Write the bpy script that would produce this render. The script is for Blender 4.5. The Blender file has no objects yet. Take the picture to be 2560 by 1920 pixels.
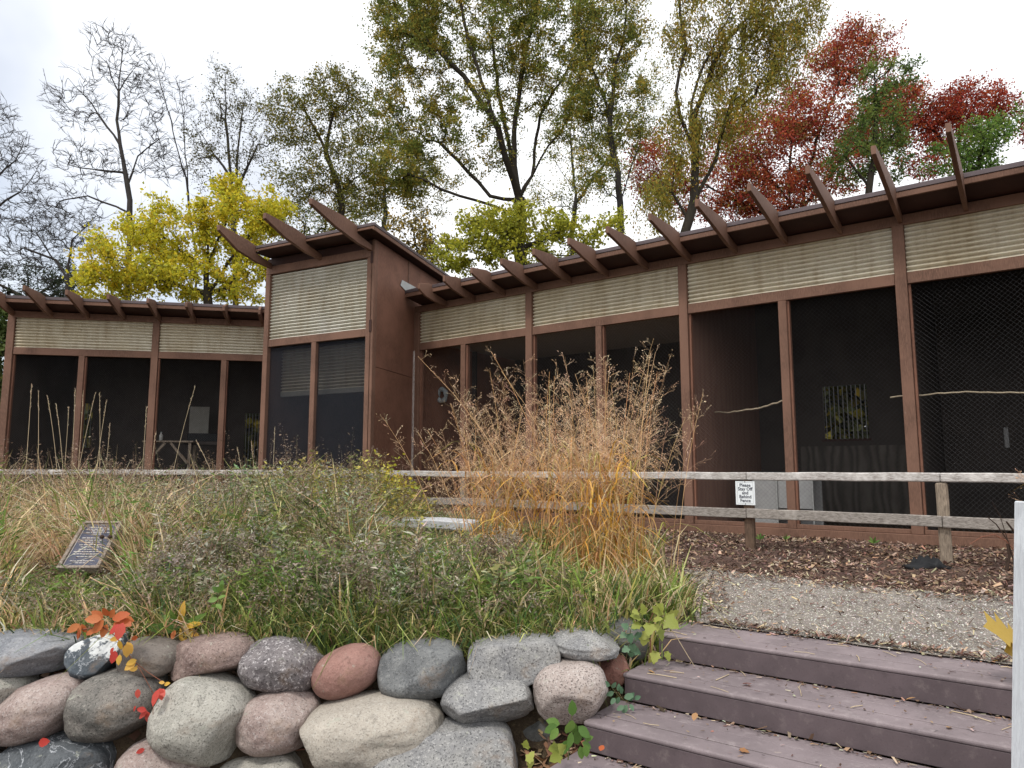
import bpy, bmesh, math, random
import numpy as np
from mathutils import Vector, Matrix, Euler

# ---------------------------------------------------------------- camera, sky, sun, exposure
scene = bpy.context.scene
EYE = 1.15                     # eye height above the upper ground (z = 0)
PITCH = math.radians(6.83)
FPX = 1771.0                   # focal length in pixels of a 2560 px wide frame
cam_d = bpy.data.cameras.new("camera"); cam = bpy.data.objects.new("camera", cam_d)
scene.collection.objects.link(cam); scene.camera = cam
cam.location = (0, 0, EYE); cam.rotation_euler = (math.pi / 2 + PITCH, 0, 0)
cam_d.sensor_width = 36.0; cam_d.lens = 36.0 * FPX / 2560.0
cam_d.clip_start = 0.05; cam_d.clip_end = 3000

SUN_EL, SUN_AZ = math.radians(60), math.radians(215)      # azimuth from +Y, clockwise
world = bpy.data.worlds.new("World"); scene.world = world; world.use_nodes = True
wn, wl = world.node_tree.nodes, world.node_tree.links
wn.clear()
w_out = wn.new("ShaderNodeOutputWorld"); w_bg = wn.new("ShaderNodeBackground")
w_sky = wn.new("ShaderNodeTexSky"); w_sky.sky_type = 'NISHITA'; w_sky.sun_disc = False
w_sky.sun_elevation = SUN_EL; w_sky.sun_rotation = SUN_AZ; w_sky.dust_density = 2.0
w_tc = wn.new("ShaderNodeTexCoord")
w_dot = wn.new("ShaderNodeVectorMath"); w_dot.operation = 'DOT_PRODUCT'
w_dot.inputs[1].default_value = Vector((-0.66, 0.74, 0.12)).normalized()
w_noise = wn.new("ShaderNodeTexNoise"); w_noise.inputs['Scale'].default_value = 2.3
w_noise.inputs['Detail'].default_value = 5; w_noise.inputs['Roughness'].default_value = 0.55
w_add = wn.new("ShaderNodeMath"); w_add.operation = 'MULTIPLY_ADD'
w_add.inputs[1].default_value = 0.35; w_add.inputs[2].default_value = -0.17
w_sum = wn.new("ShaderNodeMath"); w_sum.operation = 'ADD'
w_map = wn.new("ShaderNodeMapRange"); w_map.interpolation_type = 'SMOOTHSTEP'
w_map.inputs['From Min'].default_value = 0.80; w_map.inputs['From Max'].default_value = 1.06
w_map.inputs['To Min'].default_value = 0.97; w_map.inputs['To Max'].default_value = 0.30
w_mix = wn.new("ShaderNodeMix"); w_mix.data_type = 'RGBA'
w_mix.inputs['B'].default_value = (9.6, 9.7, 9.9, 1)
w_bg.inputs['Strength'].default_value = 0.1
wl.new(w_tc.outputs['Generated'], w_dot.inputs[0]); wl.new(w_tc.outputs['Generated'], w_noise.inputs['Vector'])
wl.new(w_noise.outputs['Fac'], w_add.inputs[0]); wl.new(w_add.outputs[0], w_sum.inputs[0])
wl.new(w_dot.outputs['Value'], w_sum.inputs[1]); wl.new(w_sum.outputs[0], w_map.inputs['Value'])
wl.new(w_map.outputs[0], w_mix.inputs['Factor']); wl.new(w_sky.outputs[0], w_mix.inputs['A'])
wl.new(w_mix.outputs['Result'], w_bg.inputs['Color']); wl.new(w_bg.outputs[0], w_out.inputs['Surface'])

sun_d = bpy.data.lights.new("sun", 'SUN'); sun_d.energy = 1.5; sun_d.angle = math.radians(10)
sun_d.color = (1.0, 0.95, 0.87)
sun = bpy.data.objects.new("sun", sun_d); scene.collection.objects.link(sun)
sdir = Vector((math.sin(SUN_AZ) * math.cos(SUN_EL), math.cos(SUN_AZ) * math.cos(SUN_EL), math.sin(SUN_EL)))
sun.rotation_euler = (-sdir).to_track_quat('-Z', 'Y').to_euler(); sun.location = sdir * 60

vs = scene.view_settings
vs.view_transform = 'Standard'; vs.look = 'None'; vs.exposure = 0.55; vs.gamma = 1.0; vs.use_curve_mapping = False
scene.render.engine = 'CYCLES'
try:
    scene.cycles.use_denoising = True
    scene.cycles.denoiser = 'OPENIMAGEDENOISE'
except Exception:
    pass
scene.cycles.max_bounces = 8; scene.cycles.transparent_max_bounces = 16
scene.cycles.use_adaptive_sampling = True; scene.cycles.adaptive_threshold = 0.01

rng = np.random.default_rng(7)
random.seed(7)
COL = scene.collection

# ---------------------------------------------------------------- geometry helpers
def ray(u, v):
    x = (u - 1280) / FPX; y = (960 - v) / FPX
    return np.array([x, math.cos(PITCH) - y * math.sin(PITCH), math.sin(PITCH) + y * math.cos(PITCH)])
def atz(u, v, z):
    d = ray(u, v); return d * ((z - EYE) / d[2]) + [0, 0, EYE]
def atY(u, v, Y):
    d = ray(u, v); return d * (Y / d[1]) + [0, 0, EYE]
def onplane(u, v, P, n):
    d = ray(u, v); n = np.array([n[0], n[1], 0.0]); O = np.array([0, 0, EYE]); P = np.array([P[0], P[1], 0.0])
    return O + d * (((P - O) @ n) / (d @ n))

ORG = {}
def tag(o, label=None, cat=None, group=None, kind=None):
    if label: o['label'] = label
    if cat: o['category'] = cat
    if group: o['group'] = group
    if kind: o['kind'] = kind
    return o
def empty(name, loc, label, cat, group=None):
    o = bpy.data.objects.new(name, None); COL.objects.link(o); o.location = loc
    o.empty_display_size = 0.1; ORG[o] = np.array(loc, float)
    return tag(o, label, cat, group)
def link_mesh(name, me, mat=None, parent=None, loc=None):
    o = bpy.data.objects.new(name, me); COL.objects.link(o)
    if mat is not None: me.materials.append(mat)
    if parent is not None: o.parent = parent
    if loc is not None: o.location = loc
    return o
def mesh_np(name, verts, faces, mat=None, parent=None, col=None, smooth=False, origin=None):
    """verts (N,3) world coordinates, faces (M,k) array or list of tuples; shifts into the parent's frame."""
    verts = np.asarray(verts, np.float64)
    if parent is not None:
        org = ORG.get(parent, np.zeros(3))
    else:
        org = np.zeros(3) if origin is None else np.asarray(origin, float)
    v = (verts - org).astype(np.float32)
    me = bpy.data.meshes.new(name)
    if isinstance(faces, np.ndarray):
        M, k = faces.shape
        me.vertices.add(len(v)); me.vertices.foreach_set('co', v.ravel())
        me.loops.add(M * k); me.loops.foreach_set('vertex_index', faces.astype(np.int32).ravel())
        me.polygons.add(M)
        me.polygons.foreach_set('loop_start', np.arange(0, M * k, k, dtype=np.int32))
        me.update(calc_edges=True)
    else:
        me.from_pydata(v.tolist(), [], [tuple(f) for f in faces]); me.update()
    if col is not None:
        c = np.asarray(col, np.float32)
        if c.shape[1] == 3: c = np.concatenate([c, np.ones((len(c), 1), np.float32)], 1)
        a = me.color_attributes.new('col', 'FLOAT_COLOR', 'POINT'); a.data.foreach_set('color', c.ravel())
    if smooth:
        me.polygons.foreach_set('use_smooth', np.ones(len(me.polygons), bool))
    o = link_mesh(name, me, mat, parent)
    if parent is None and origin is not None: o.location = origin
    ORG[o] = org if parent is not None else np.asarray(org, float)
    return o
def bevel(o, w=0.006, seg=1):
    m = o.modifiers.new('edge', 'BEVEL'); m.width = w; m.segments = seg; m.limit_method = 'ANGLE'
    return o
BOXF = [(0, 3, 2, 1), (4, 5, 6, 7), (0, 1, 5, 4), (1, 2, 6, 5), (2, 3, 7, 6), (3, 0, 4, 7)]
class Frame:
    """s along the facade, o outwards from it, z up"""
    def __init__(self, P, d, n):
        self.P, self.d, self.n = np.array(P[:2], float), np.array(d, float), np.array(n, float)
    def pt(self, s, o, z):
        q = self.P + self.d * s + self.n * o; return (q[0], q[1], z)
    def box(self, s0, s1, o0, o1, z0, z1):
        return [self.pt(s0, o0, z0), self.pt(s1, o0, z0), self.pt(s1, o1, z0), self.pt(s0, o1, z0),
                self.pt(s0, o0, z1), self.pt(s1, o0, z1), self.pt(s1, o1, z1), self.pt(s0, o1, z1)]
    def add(self, name, mat, parent, s0, s1, o0, o1, z0, z1, bev=0.006, label=None):
        o = mesh_np(name, self.box(s0, s1, o0, o1, z0, z1), BOXF, mat, parent)
        fix_normals(o)
        if bev: bevel(o, bev)
        if label: o['label'] = label
        return o
    def prism_s(self, name, mat, parent, poly, s0, s1, bev=0.006):
        """poly of (o, z) extruded along s"""
        n = len(poly)
        v = [self.pt(s0, o, z) for o, z in poly] + [self.pt(s1, o, z) for o, z in poly]
        f = [tuple(range(n)), tuple(range(2 * n - 1, n - 1, -1))] + [(i, i + n, (i + 1) % n + n, (i + 1) % n) for i in range(n)]
        o = mesh_np(name, v, f, mat, parent); fix_normals(o)
        if bev: bevel(o, bev)
        return o
def fix_normals(o):
    bm = bmesh.new(); bm.from_mesh(o.data); bmesh.ops.recalc_face_normals(bm, faces=bm.faces[:]); bm.to_mesh(o.data); bm.free()
def beam_mesh(name, mat, parent, p0, p1, w, h, bev=0.008, roll=0.0, jitter=0.0):
    p0, p1 = np.array(p0, float), np.array(p1, float); d = p1 - p0; L = np.linalg.norm(d); d /= L
    up = np.array([0, 0, 1.0]) if abs(d[2]) < 0.9 else np.array([0, 1.0, 0])
    sx = np.cross(d, up); sx /= np.linalg.norm(sx); sz = np.cross(sx, d)
    c, s = math.cos(roll), math.sin(roll); sx, sz = sx * c + sz * s, sz * c - sx * s
    n = 5 if jitter else 1; vs_, fs = [], []
    for i in range(n + 1):
        t = i / n; q = p0 + d * L * t
        jx, jz = (random.uniform(-jitter, jitter), random.uniform(-jitter, jitter)) if 0 < i < n else (0, 0)
        for a, b in ((-1, -1), (1, -1), (1, 1), (-1, 1)):
            vs_.append(q + sx * (a * w / 2 + jx) + sz * (b * h / 2 + jz))
    for i in range(n):
        for k in range(4): fs.append((i * 4 + k, i * 4 + (k + 1) % 4, i * 4 + 4 + (k + 1) % 4, i * 4 + 4 + k))
    fs += [(3, 2, 1, 0), (n * 4, n * 4 + 1, n * 4 + 2, n * 4 + 3)]
    o = mesh_np(name, vs_, fs, mat, parent); fix_normals(o)
    if bev: bevel(o, bev)
    return o
def tube_path(pts, rad, sides=6):
    pts = np.array(pts, float); K = len(pts); rad = np.broadcast_to(np.array(rad, float), (K,))
    t = np.gradient(pts, axis=0); t /= np.linalg.norm(t, axis=1)[:, None] + 1e-9
    ref = np.array([0.31, 0.95, 0.05]) if abs(t[:, 1]).mean() < 0.8 else np.array([1.0, 0.1, 0.1])
    a = np.cross(t, ref); a /= np.linalg.norm(a, axis=1)[:, None] + 1e-9; b = np.cross(t, a)
    th = np.arange(sides) * 2 * math.pi / sides
    v = pts[:, None] + rad[:, None, None] * (np.cos(th)[None, :, None] * a[:, None] + np.sin(th)[None, :, None] * b[:, None])
    i = np.arange(K - 1)[:, None] * sides; k = np.arange(sides)[None]
    f = np.stack([i + k, i + (k + 1) % sides, i + sides + (k + 1) % sides, i + sides + k], -1).reshape(-1, 4)
    return v.reshape(-1, 3), f
def prisms(A, B, ra, rb, sides=3):
    A, B = np.asarray(A, float), np.asarray(B, float); N = len(A)
    t = B - A; t /= np.linalg.norm(t, axis=1)[:, None] + 1e-9
    ref = np.where(np.abs(t[:, 2:3]) > 0.8, np.array([[1.0, 0.2, 0]]), np.array([[0.1, 0.2, 1.0]]))
    a = np.cross(t, ref); a /= np.linalg.norm(a, axis=1)[:, None] + 1e-9; b = np.cross(t, a)
    th = np.arange(sides) * 2 * math.pi / sides
    ring = np.cos(th)[None, :, None] * a[:, None] + np.sin(th)[None, :, None] * b[:, None]
    ra = np.broadcast_to(ra, (N,))[:, None, None]; rb = np.broadcast_to(rb, (N,))[:, None, None]
    v = np.concatenate([A[:, None] + ring * ra, B[:, None] + ring * rb], 1)
    i = np.arange(N)[:, None] * 2 * sides; k = np.arange(sides)[None]
    f = np.stack([i + k, i + (k + 1) % sides, i + sides + (k + 1) % sides, i + sides + k], -1).reshape(-1, 4)
    return v.reshape(-1, 3), f
class MB:
    """collects vertex / quad / colour arrays of one mesh"""
    def __init__(self): self.v, self.f, self.c, self.n = [], [], [], 0
    def add(self, v, f, c=None):
        self.v.append(np.asarray(v, float)); self.f.append(np.asarray(f) + self.n); self.n += len(v)
        if c is not None:
            c = np.asarray(c, float)
            if c.ndim == 1: c = np.broadcast_to(c, (len(v), 3))
            self.c.append(c)
    def build(self, name, mat, parent=None, smooth=False, origin=None):
        return mesh_np(name, np.concatenate(self.v), np.concatenate(self.f), mat, parent,
                       np.concatenate(self.c) if self.c else None, smooth, origin)
def ribbons(P, W, side, C):
    """P (N,K,3) centre lines, W (N,K) half widths, side (N,3), C (N,3)"""
    N, K, _ = P.shape
    L = P - side[:, None] * W[..., None]; R = P + side[:, None] * W[..., None]
    v = np.stack([L, R], 2).reshape(N * K * 2, 3)
    b = (np.arange(N) * K * 2)[:, None] + (np.arange(K - 1) * 2)[None]
    f = np.stack([b, b + 1, b + 3, b + 2], -1).reshape(-1, 4)
    return v, f, np.repeat(C, K * 2, axis=0)
def unit(a): return a / (np.linalg.norm(a, axis=-1, keepdims=True) + 1e-9)
def leaf_quads(B, D, L, W, C, rg):
    """rhombic leaves: base B, direction D, length L, half width W"""
    N = len(B); D = unit(D); r = rg.normal(size=(N, 3)); S = unit(np.cross(D, r)); Nn = np.cross(D, S)
    L, W = np.broadcast_to(L, (N,))[:, None], np.broadcast_to(W, (N,))[:, None]
    m = B + D * L * 0.45 + Nn * L * 0.08
    v = np.stack([B, m + S * W, B + D * L, m - S * W], 1).reshape(-1, 3)
    return v, np.arange(N * 4).reshape(N, 4), np.repeat(C, 4, axis=0)
def pick(pal, n, rg, var=0.15):
    pal = np.array(pal, float); c = pal[rg.integers(0, len(pal), n)]
    return np.clip(c * (1 + rg.normal(0, var, (n, 1))) * (1 + rg.normal(0, var * 0.3, (n, 3))), 0.004, 0.95)

# ---------------------------------------------------------------- materials
def new_mat(name):
    m = bpy.data.materials.new(name); m.use_nodes = True; nt = m.node_tree; nt.nodes.clear()
    out = nt.nodes.new('ShaderNodeOutputMaterial'); b = nt.nodes.new('ShaderNodeBsdfPrincipled')
    nt.links.new(b.outputs[0], out.inputs[0]); return m, nt, b, out
def N(nt, t, **kw):
    n = nt.nodes.new(t)
    for k, v in kw.items():
        if k in n.inputs: n.inputs[k].default_value = v
        else: setattr(n, k, v)
    return n
def ramp(nt, stops, interp='LINEAR'):
    r = nt.nodes.new('ShaderNodeValToRGB'); r.color_ramp.interpolation = interp
    while len(r.color_ramp.elements) < len(stops): r.color_ramp.elements.new(0.5)
    for e, (p, c) in zip(r.color_ramp.elements, stops):
        e.position = p; e.color = (c if len(c) == 4 else (*c, 1)) if not isinstance(c, (int, float)) else (c, c, c, 1)
    return r
def mixc(nt, f, a, b, mode='MIX'):
    m = nt.nodes.new('ShaderNodeMix'); m.data_type = 'RGBA'; m.blend_type = mode
    for k, x in (('Factor', f), ('A', a), ('B', b)):
        if isinstance(x, bpy.types.NodeSocket): nt.links.new(x, m.inputs[k])
        elif k == 'Factor': m.inputs[k].default_value = x
        else: m.inputs[k].default_value = (*x, 1) if len(x) == 3 else x
    return m.outputs['Result']
def bump(nt, b, h, strength=0.3, dist=0.01):
    n = N(nt, 'ShaderNodeBump', Strength=strength, Distance=dist)
    nt.links.new(h, n.inputs['Height']); nt.links.new(n.outputs[0], b.inputs['Normal'])
def mapped(nt, scale=(1, 1, 1), rot=(0, 0, 0)):
    tc = nt.nodes.new('ShaderNodeTexCoord'); mp = nt.nodes.new('ShaderNodeMapping')
    mp.inputs['Scale'].default_value = scale; mp.inputs['Rotation'].default_value = rot
    nt.links.new(tc.outputs['Object'], mp.inputs[0]); return mp.outputs[0]
def noise(nt, vec, scale, detail=4, rough=0.55, dist=0.0):
    n = N(nt, 'ShaderNodeTexNoise', Scale=scale, Detail=detail, Roughness=rough, Distortion=dist)
    nt.links.new(vec, n.inputs['Vector']); return n.outputs['Fac']

def mat_paint(name, c, wear=(0.30, 0.24, 0.19), rough=0.7, wear_amt=0.5):
    m, nt, b, _ = new_mat(name)
    v = mapped(nt); big = noise(nt, v, 1.3, 4); fine = noise(nt, mapped(nt, (14, 14, 2.2)), 6, 5)
    c1 = mixc(nt, ramp_out(nt, big, 0.35, 0.7), tuple(x * 0.72 for x in c), tuple(x * 1.18 for x in c))
    c2 = mixc(nt, ramp_out(nt, fine, 0.35, 0.75), c1, tuple(x * 1.25 for x in c))
    sp = noise(nt, v, 9, 6, 0.7)
    nt.links.new(mixc(nt, ramp_out(nt, sp, 0.66, 0.74, 0, wear_amt), c2, wear), b.inputs['Base Color'])
    b.inputs['Roughness'].default_value = rough; b.inputs['Specular IOR Level'].default_value = 0.25
    bump(nt, b, fine, 0.25, 0.004); return m
def ramp_out(nt, sock, lo, hi, a=0.0, bb=1.0):
    r = nt.nodes.new('ShaderNodeMapRange'); r.interpolation_type = 'SMOOTHSTEP'
    r.inputs['From Min'].default_value = lo; r.inputs['From Max'].default_value = hi
    r.inputs['To Min'].default_value = a; r.inputs['To Max'].default_value = bb
    nt.links.new(sock, r.inputs['Value']); return r.outputs[0]
def mat_plain(name, c, rough=0.7, metal=0.0, var=0.25, scale=8):
    m, nt, b, _ = new_mat(name)
    n = noise(nt, mapped(nt), scale, 5)
    nt.links.new(mixc(nt, n, tuple(x * (1 - var) for x in c), tuple(min(1, x * (1 + var)) for x in c)), b.inputs['Base Color'])
    b.inputs['Roughness'].default_value = rough; b.inputs['Metallic'].default_value = metal
    b.inputs['Specular IOR Level'].default_value = 0.3
    bump(nt, b, n, 0.15, 0.004); return m
def mat_weathered(name, c, dark, along=(1, 1, 1), green=0.0):
    m, nt, b, _ = new_mat(name)
    g = noise(nt, mapped(nt, along), 9, 6, 0.65, 0.6); blot = noise(nt, mapped(nt), 3.1, 5, 0.6)
    c1 = mixc(nt, ramp_out(nt, g, 0.3, 0.68), dark, c)
    c2 = mixc(nt, ramp_out(nt, blot, 0.5, 0.75, 0, 0.6), c1, tuple(x * 1.5 for x in c))
    if green: c2 = mixc(nt, ramp_out(nt, noise(nt, mapped(nt), 2.0, 4), 0.55, 0.72, 0, green), c2, (0.10, 0.11, 0.05))
    nt.links.new(c2, b.inputs['Base Color']); b.inputs['Roughness'].default_value = 0.85
    b.inputs['Specular IOR Level'].default_value = 0.15
    bump(nt, b, g, 0.5, 0.006); return m
def mat_leaf(name, trans=0.35, rough=0.6):
    m, nt, b, out = new_mat(name)
    a = N(nt, 'ShaderNodeVertexColor', layer_name='col')
    nt.links.new(a.outputs[0], b.inputs['Base Color']); b.inputs['Roughness'].default_value = rough
    b.inputs['Specular IOR Level'].default_value = 0.25
    t = N(nt, 'ShaderNodeBsdfTranslucent'); nt.links.new(a.outputs[0], t.inputs['Color'])
    mx = N(nt, 'ShaderNodeMixShader'); mx.inputs[0].default_value = trans
    nt.links.new(b.outputs[0], mx.inputs[1]); nt.links.new(t.outputs[0], mx.inputs[2]); nt.links.new(mx.outputs[0], out.inputs[0])
    return m
def mat_leaf_plain(name, c, c2, trans=0.3):
    m, nt, b, out = new_mat(name)
    oi = N(nt, 'ShaderNodeObjectInfo'); n = noise(nt, mapped(nt), 14, 4)
    f = N(nt, 'ShaderNodeMath', operation='ADD'); nt.links.new(oi.outputs['Random'], f.inputs[0]); nt.links.new(n, f.inputs[1])
    cc = mixc(nt, ramp_out(nt, f.outputs[0], 0.4, 1.6), c, c2)
    nt.links.new(cc, b.inputs['Base Color']); b.inputs['Roughness'].default_value = 0.5; b.inputs['Specular IOR Level'].default_value = 0.3
    t = N(nt, 'ShaderNodeBsdfTranslucent'); nt.links.new(cc, t.inputs['Color'])
    mx = N(nt, 'ShaderNodeMixShader'); mx.inputs[0].default_value = trans
    nt.links.new(b.outputs[0], mx.inputs[1]); nt.links.new(t.outputs[0], mx.inputs[2]); nt.links.new(mx.outputs[0], out.inputs[0])
    return m
def mat_bark(name, c):
    m, nt, b, _ = new_mat(name)
    n = noise(nt, mapped(nt, (1, 1, 0.25)), 9, 6, 0.65)
    moss = noise(nt, mapped(nt), 1.1, 3)
    c1 = mixc(nt, n, tuple(x * 0.55 for x in c), tuple(x * 1.5 for x in c))
    nt.links.new(mixc(nt, ramp_out(nt, moss, 0.55, 0.75, 0, 0.35), c1, (0.06, 0.065, 0.03)), b.inputs['Base Color'])
    b.inputs['Roughness'].default_value = 0.9; b.inputs['Specular IOR Level'].default_value = 0.1
    bump(nt, b, n, 0.6, 0.02); return m
def mat_stone(name, c, c2, speck=(0.6, 0.6, 0.58), speck_amt=0.35, dark_amt=0.4, vein=0.0, patch=None, scale=1.0):
    c, c2, speck = (tuple(x * 0.92 for x in q) for q in (c, c2, speck))
    m, nt, b, _ = new_mat(name)
    v = mapped(nt); n1 = noise(nt, v, 5 * scale, 5, 0.6); n2 = noise(nt, v, 58 * scale, 4, 0.75); n3 = noise(nt, v, 88 * scale, 3, 0.7); nb = noise(nt, v, 13 * scale, 5, 0.7)
    base = mixc(nt, ramp_out(nt, n1, 0.32, 0.68), c, c2)
    base = mixc(nt, ramp_out(nt, nb, 0.5, 0.75, 0, 0.45), base, tuple(min(1, x * 1.5) for x in c2))
    base = mixc(nt, ramp_out(nt, nb, 0.25, 0.42, 0.5, 0), base, tuple(x * 0.5 for x in c))
    base = mixc(nt, ramp_out(nt, n2, 0.53, 0.64, 0, min(1, speck_amt * 1.3)), base, speck)
    base = mixc(nt, ramp_out(nt, n3, 0.54, 0.63, 0, min(1, dark_amt * 1.5)), base, tuple(x * 0.3 for x in c))
    li = noise(nt, v, 7.5 * scale, 6, 0.75); base = mixc(nt, ramp_out(nt, li, 0.60, 0.67, 0, 0.55), base, (0.36, 0.37, 0.31))
    dk = noise(nt, v, 4.1 * scale, 6, 0.7, 0.8); base = mixc(nt, ramp_out(nt, dk, 0.56, 0.70, 0, 0.65), base, tuple(x * 0.42 for x in c)); rs = noise(nt, v, 2.7 * scale, 5, 0.65, 0.5); base = mixc(nt, ramp_out(nt, rs, 0.56, 0.72, 0, 0.5), base, (0.22, 0.145, 0.09))
    if vein:
        w = noise(nt, v, 3.2, 6, 0.6, 1.2)
        d = N(nt, 'ShaderNodeMath', operation='SUBTRACT'); nt.links.new(w, d.inputs[0]); d.inputs[1].default_value = 0.5
        a = N(nt, 'ShaderNodeMath', operation='ABSOLUTE'); nt.links.new(d.outputs[0], a.inputs[0])
        base = mixc(nt, ramp_out(nt, a.outputs[0], 0.0, 0.012, vein, 0.0), base, (0.5, 0.52, 0.55))
    if patch:
        geo = N(nt, 'ShaderNodeNewGeometry'); sep = N(nt, 'ShaderNodeSeparateXYZ'); nt.links.new(v, sep.inputs[0])
        pn = noise(nt, v, 9, 5, 0.65)
        ad = N(nt, 'ShaderNodeMath', operation='MULTIPLY_ADD'); nt.links.new(sep.outputs[2], ad.inputs[0]); ad.inputs[1].default_value = 1.6; nt.links.new(pn, ad.inputs[2])
        base = mixc(nt, ramp_out(nt, ad.outputs[0], 0.60, 0.66, 0, 0.9), base, patch)
    nt.links.new(base, b.inputs['Base Color']); b.inputs['Roughness'].default_value = 0.85; b.inputs['Specular IOR Level'].default_value = 0.2
    hb = N(nt, 'ShaderNodeMath', operation='MULTIPLY_ADD'); nt.links.new(n2, hb.inputs[0]); hb.inputs[1].default_value = 0.3
    n4 = noise(nt, v, 22 * scale, 5, 0.6); nt.links.new(n4, hb.inputs[2])
    bump(nt, b, hb.outputs[0], 0.8, 0.016); return m
def mat_ground(name, c, c2, c3, s1=1.2, s2=40, bstr=0.6):
    m, nt, b, _ = new_mat(name)
    v = mapped(nt); n1 = noise(nt, v, s1, 6, 0.6); n2 = noise(nt, v, s2, 4, 0.7); n3 = noise(nt, v, s2 * 2.7, 2, 0.6)
    base = mixc(nt, ramp_out(nt, n1, 0.35, 0.65), c, c2)
    base = mixc(nt, ramp_out(nt, n2, 0.5, 0.7), base, c3)
    base = mixc(nt, ramp_out(nt, n3, 0.5, 0.64, 0, 0.6), base, tuple(x * 0.45 for x in c))
    nt.links.new(base, b.inputs['Base Color']); b.inputs['Roughness'].default_value = 0.95; b.inputs['Specular IOR Level'].default_value = 0.1
    bump(nt, b, n2, bstr, 0.02); return m
def mat_corrugated(name, ca=(0.58, 0.52, 0.39), cb=(0.64, 0.60, 0.49), stain=0.55, valley_shade_max=0.55):
    m, nt, b, out = new_mat(name)
    v = mapped(nt); st = noise(nt, mapped(nt, (3.2, 3.2, 0.5)), 2.6, 6, 0.65); gr = noise(nt, v, 45, 4, 0.7); bl = noise(nt, v, 0.9, 4)
    base = mixc(nt, ramp_out(nt, bl, 0.35, 0.65), ca, cb)
    base = mixc(nt, ramp_out(nt, st, 0.45, 0.75, 0, stain), base, (0.36, 0.26, 0.14))
    base = mixc(nt, ramp_out(nt, gr, 0.55, 0.72, 0, 0.5), base, (0.22, 0.18, 0.11))
    # valley shade painted into the sheet colour as dark bands, broken up by noise
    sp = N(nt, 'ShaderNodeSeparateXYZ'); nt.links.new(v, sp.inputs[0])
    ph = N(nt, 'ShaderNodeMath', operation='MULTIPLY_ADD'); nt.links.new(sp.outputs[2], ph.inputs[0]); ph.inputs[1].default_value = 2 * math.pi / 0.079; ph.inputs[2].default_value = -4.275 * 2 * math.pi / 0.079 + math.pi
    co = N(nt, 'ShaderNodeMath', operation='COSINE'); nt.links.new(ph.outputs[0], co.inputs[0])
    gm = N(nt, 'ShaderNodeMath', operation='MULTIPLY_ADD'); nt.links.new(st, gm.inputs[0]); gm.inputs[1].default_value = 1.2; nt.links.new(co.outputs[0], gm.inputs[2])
    base = mixc(nt, ramp_out(nt, gm.outputs[0], 0.75, 1.6, 0, valley_shade_max), base, (0.17, 0.125, 0.075))
    nt.links.new(base, b.inputs['Base Color']); b.inputs['Roughness'].default_value = 0.55; b.inputs['Specular IOR Level'].default_value = 0.3
    bump(nt, b, gr, 0.15, 0.003); return m
def mat_ply(name, c, c2):
    m, nt, b, _ = new_mat(name)
    w = N(nt, 'ShaderNodeTexWave', Scale=1.3, Distortion=9.0, Detail=3.0); w.bands_direction = 'X'
    w.inputs['Detail Scale'].default_value = 1.2
    nt.links.new(mapped(nt, (1.6, 1.6, 0.5)), w.inputs['Vector'])
    n = noise(nt, mapped(nt), 3, 5)
    nt.links.new(mixc(nt, w.outputs['Fac'], c, mixc(nt, n, c, c2)), b.inputs['Base Color'])
    b.inputs['Roughness'].default_value = 0.85; return m
def mat_screen(name, c, opacity):
    m, nt, b, out = new_mat(name)
    b.inputs['Base Color'].default_value = (*c, 1); b.inputs['Roughness'].default_value = 0.8; b.inputs['Specular IOR Level'].default_value = 0.1
    t = N(nt, 'ShaderNodeBsdfTransparent'); mx = N(nt, 'ShaderNodeMixShader'); mx.inputs[0].default_value = opacity
    nt.links.new(t.outputs[0], mx.inputs[1]); nt.links.new(b.outputs[0], mx.inputs[2]); nt.links.new(mx.outputs[0], out.inputs[0]); return m

def mat_deck(name, c, wear):
    m, nt, b, _ = new_mat(name)
    v = mapped(nt); n1 = noise(nt, v, 2.2, 5, 0.6); n2 = noise(nt, v, 14, 6, 0.7); n3 = noise(nt, v, 120, 3, 0.6)
    base = mixc(nt, ramp_out(nt, n1, 0.32, 0.7), tuple(x * 0.8 for x in c), tuple(x * 1.15 for x in c))
    base = mixc(nt, ramp_out(nt, n2, 0.52, 0.75, 0, 0.55), base, wear)
    base = mixc(nt, ramp_out(nt, n2, 0.28, 0.42, 0.45, 0), base, tuple(x * 0.55 for x in c))
    base = mixc(nt, ramp_out(nt, n3, 0.56, 0.7, 0, 0.35), base, tuple(x * 0.5 for x in c))
    nt.links.new(base, b.inputs['Base Color']); b.inputs['Roughness'].default_value = 0.62; b.inputs['Specular IOR Level'].default_value = 0.3
    bump(nt, b, n3, 0.25, 0.002); return m
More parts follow.
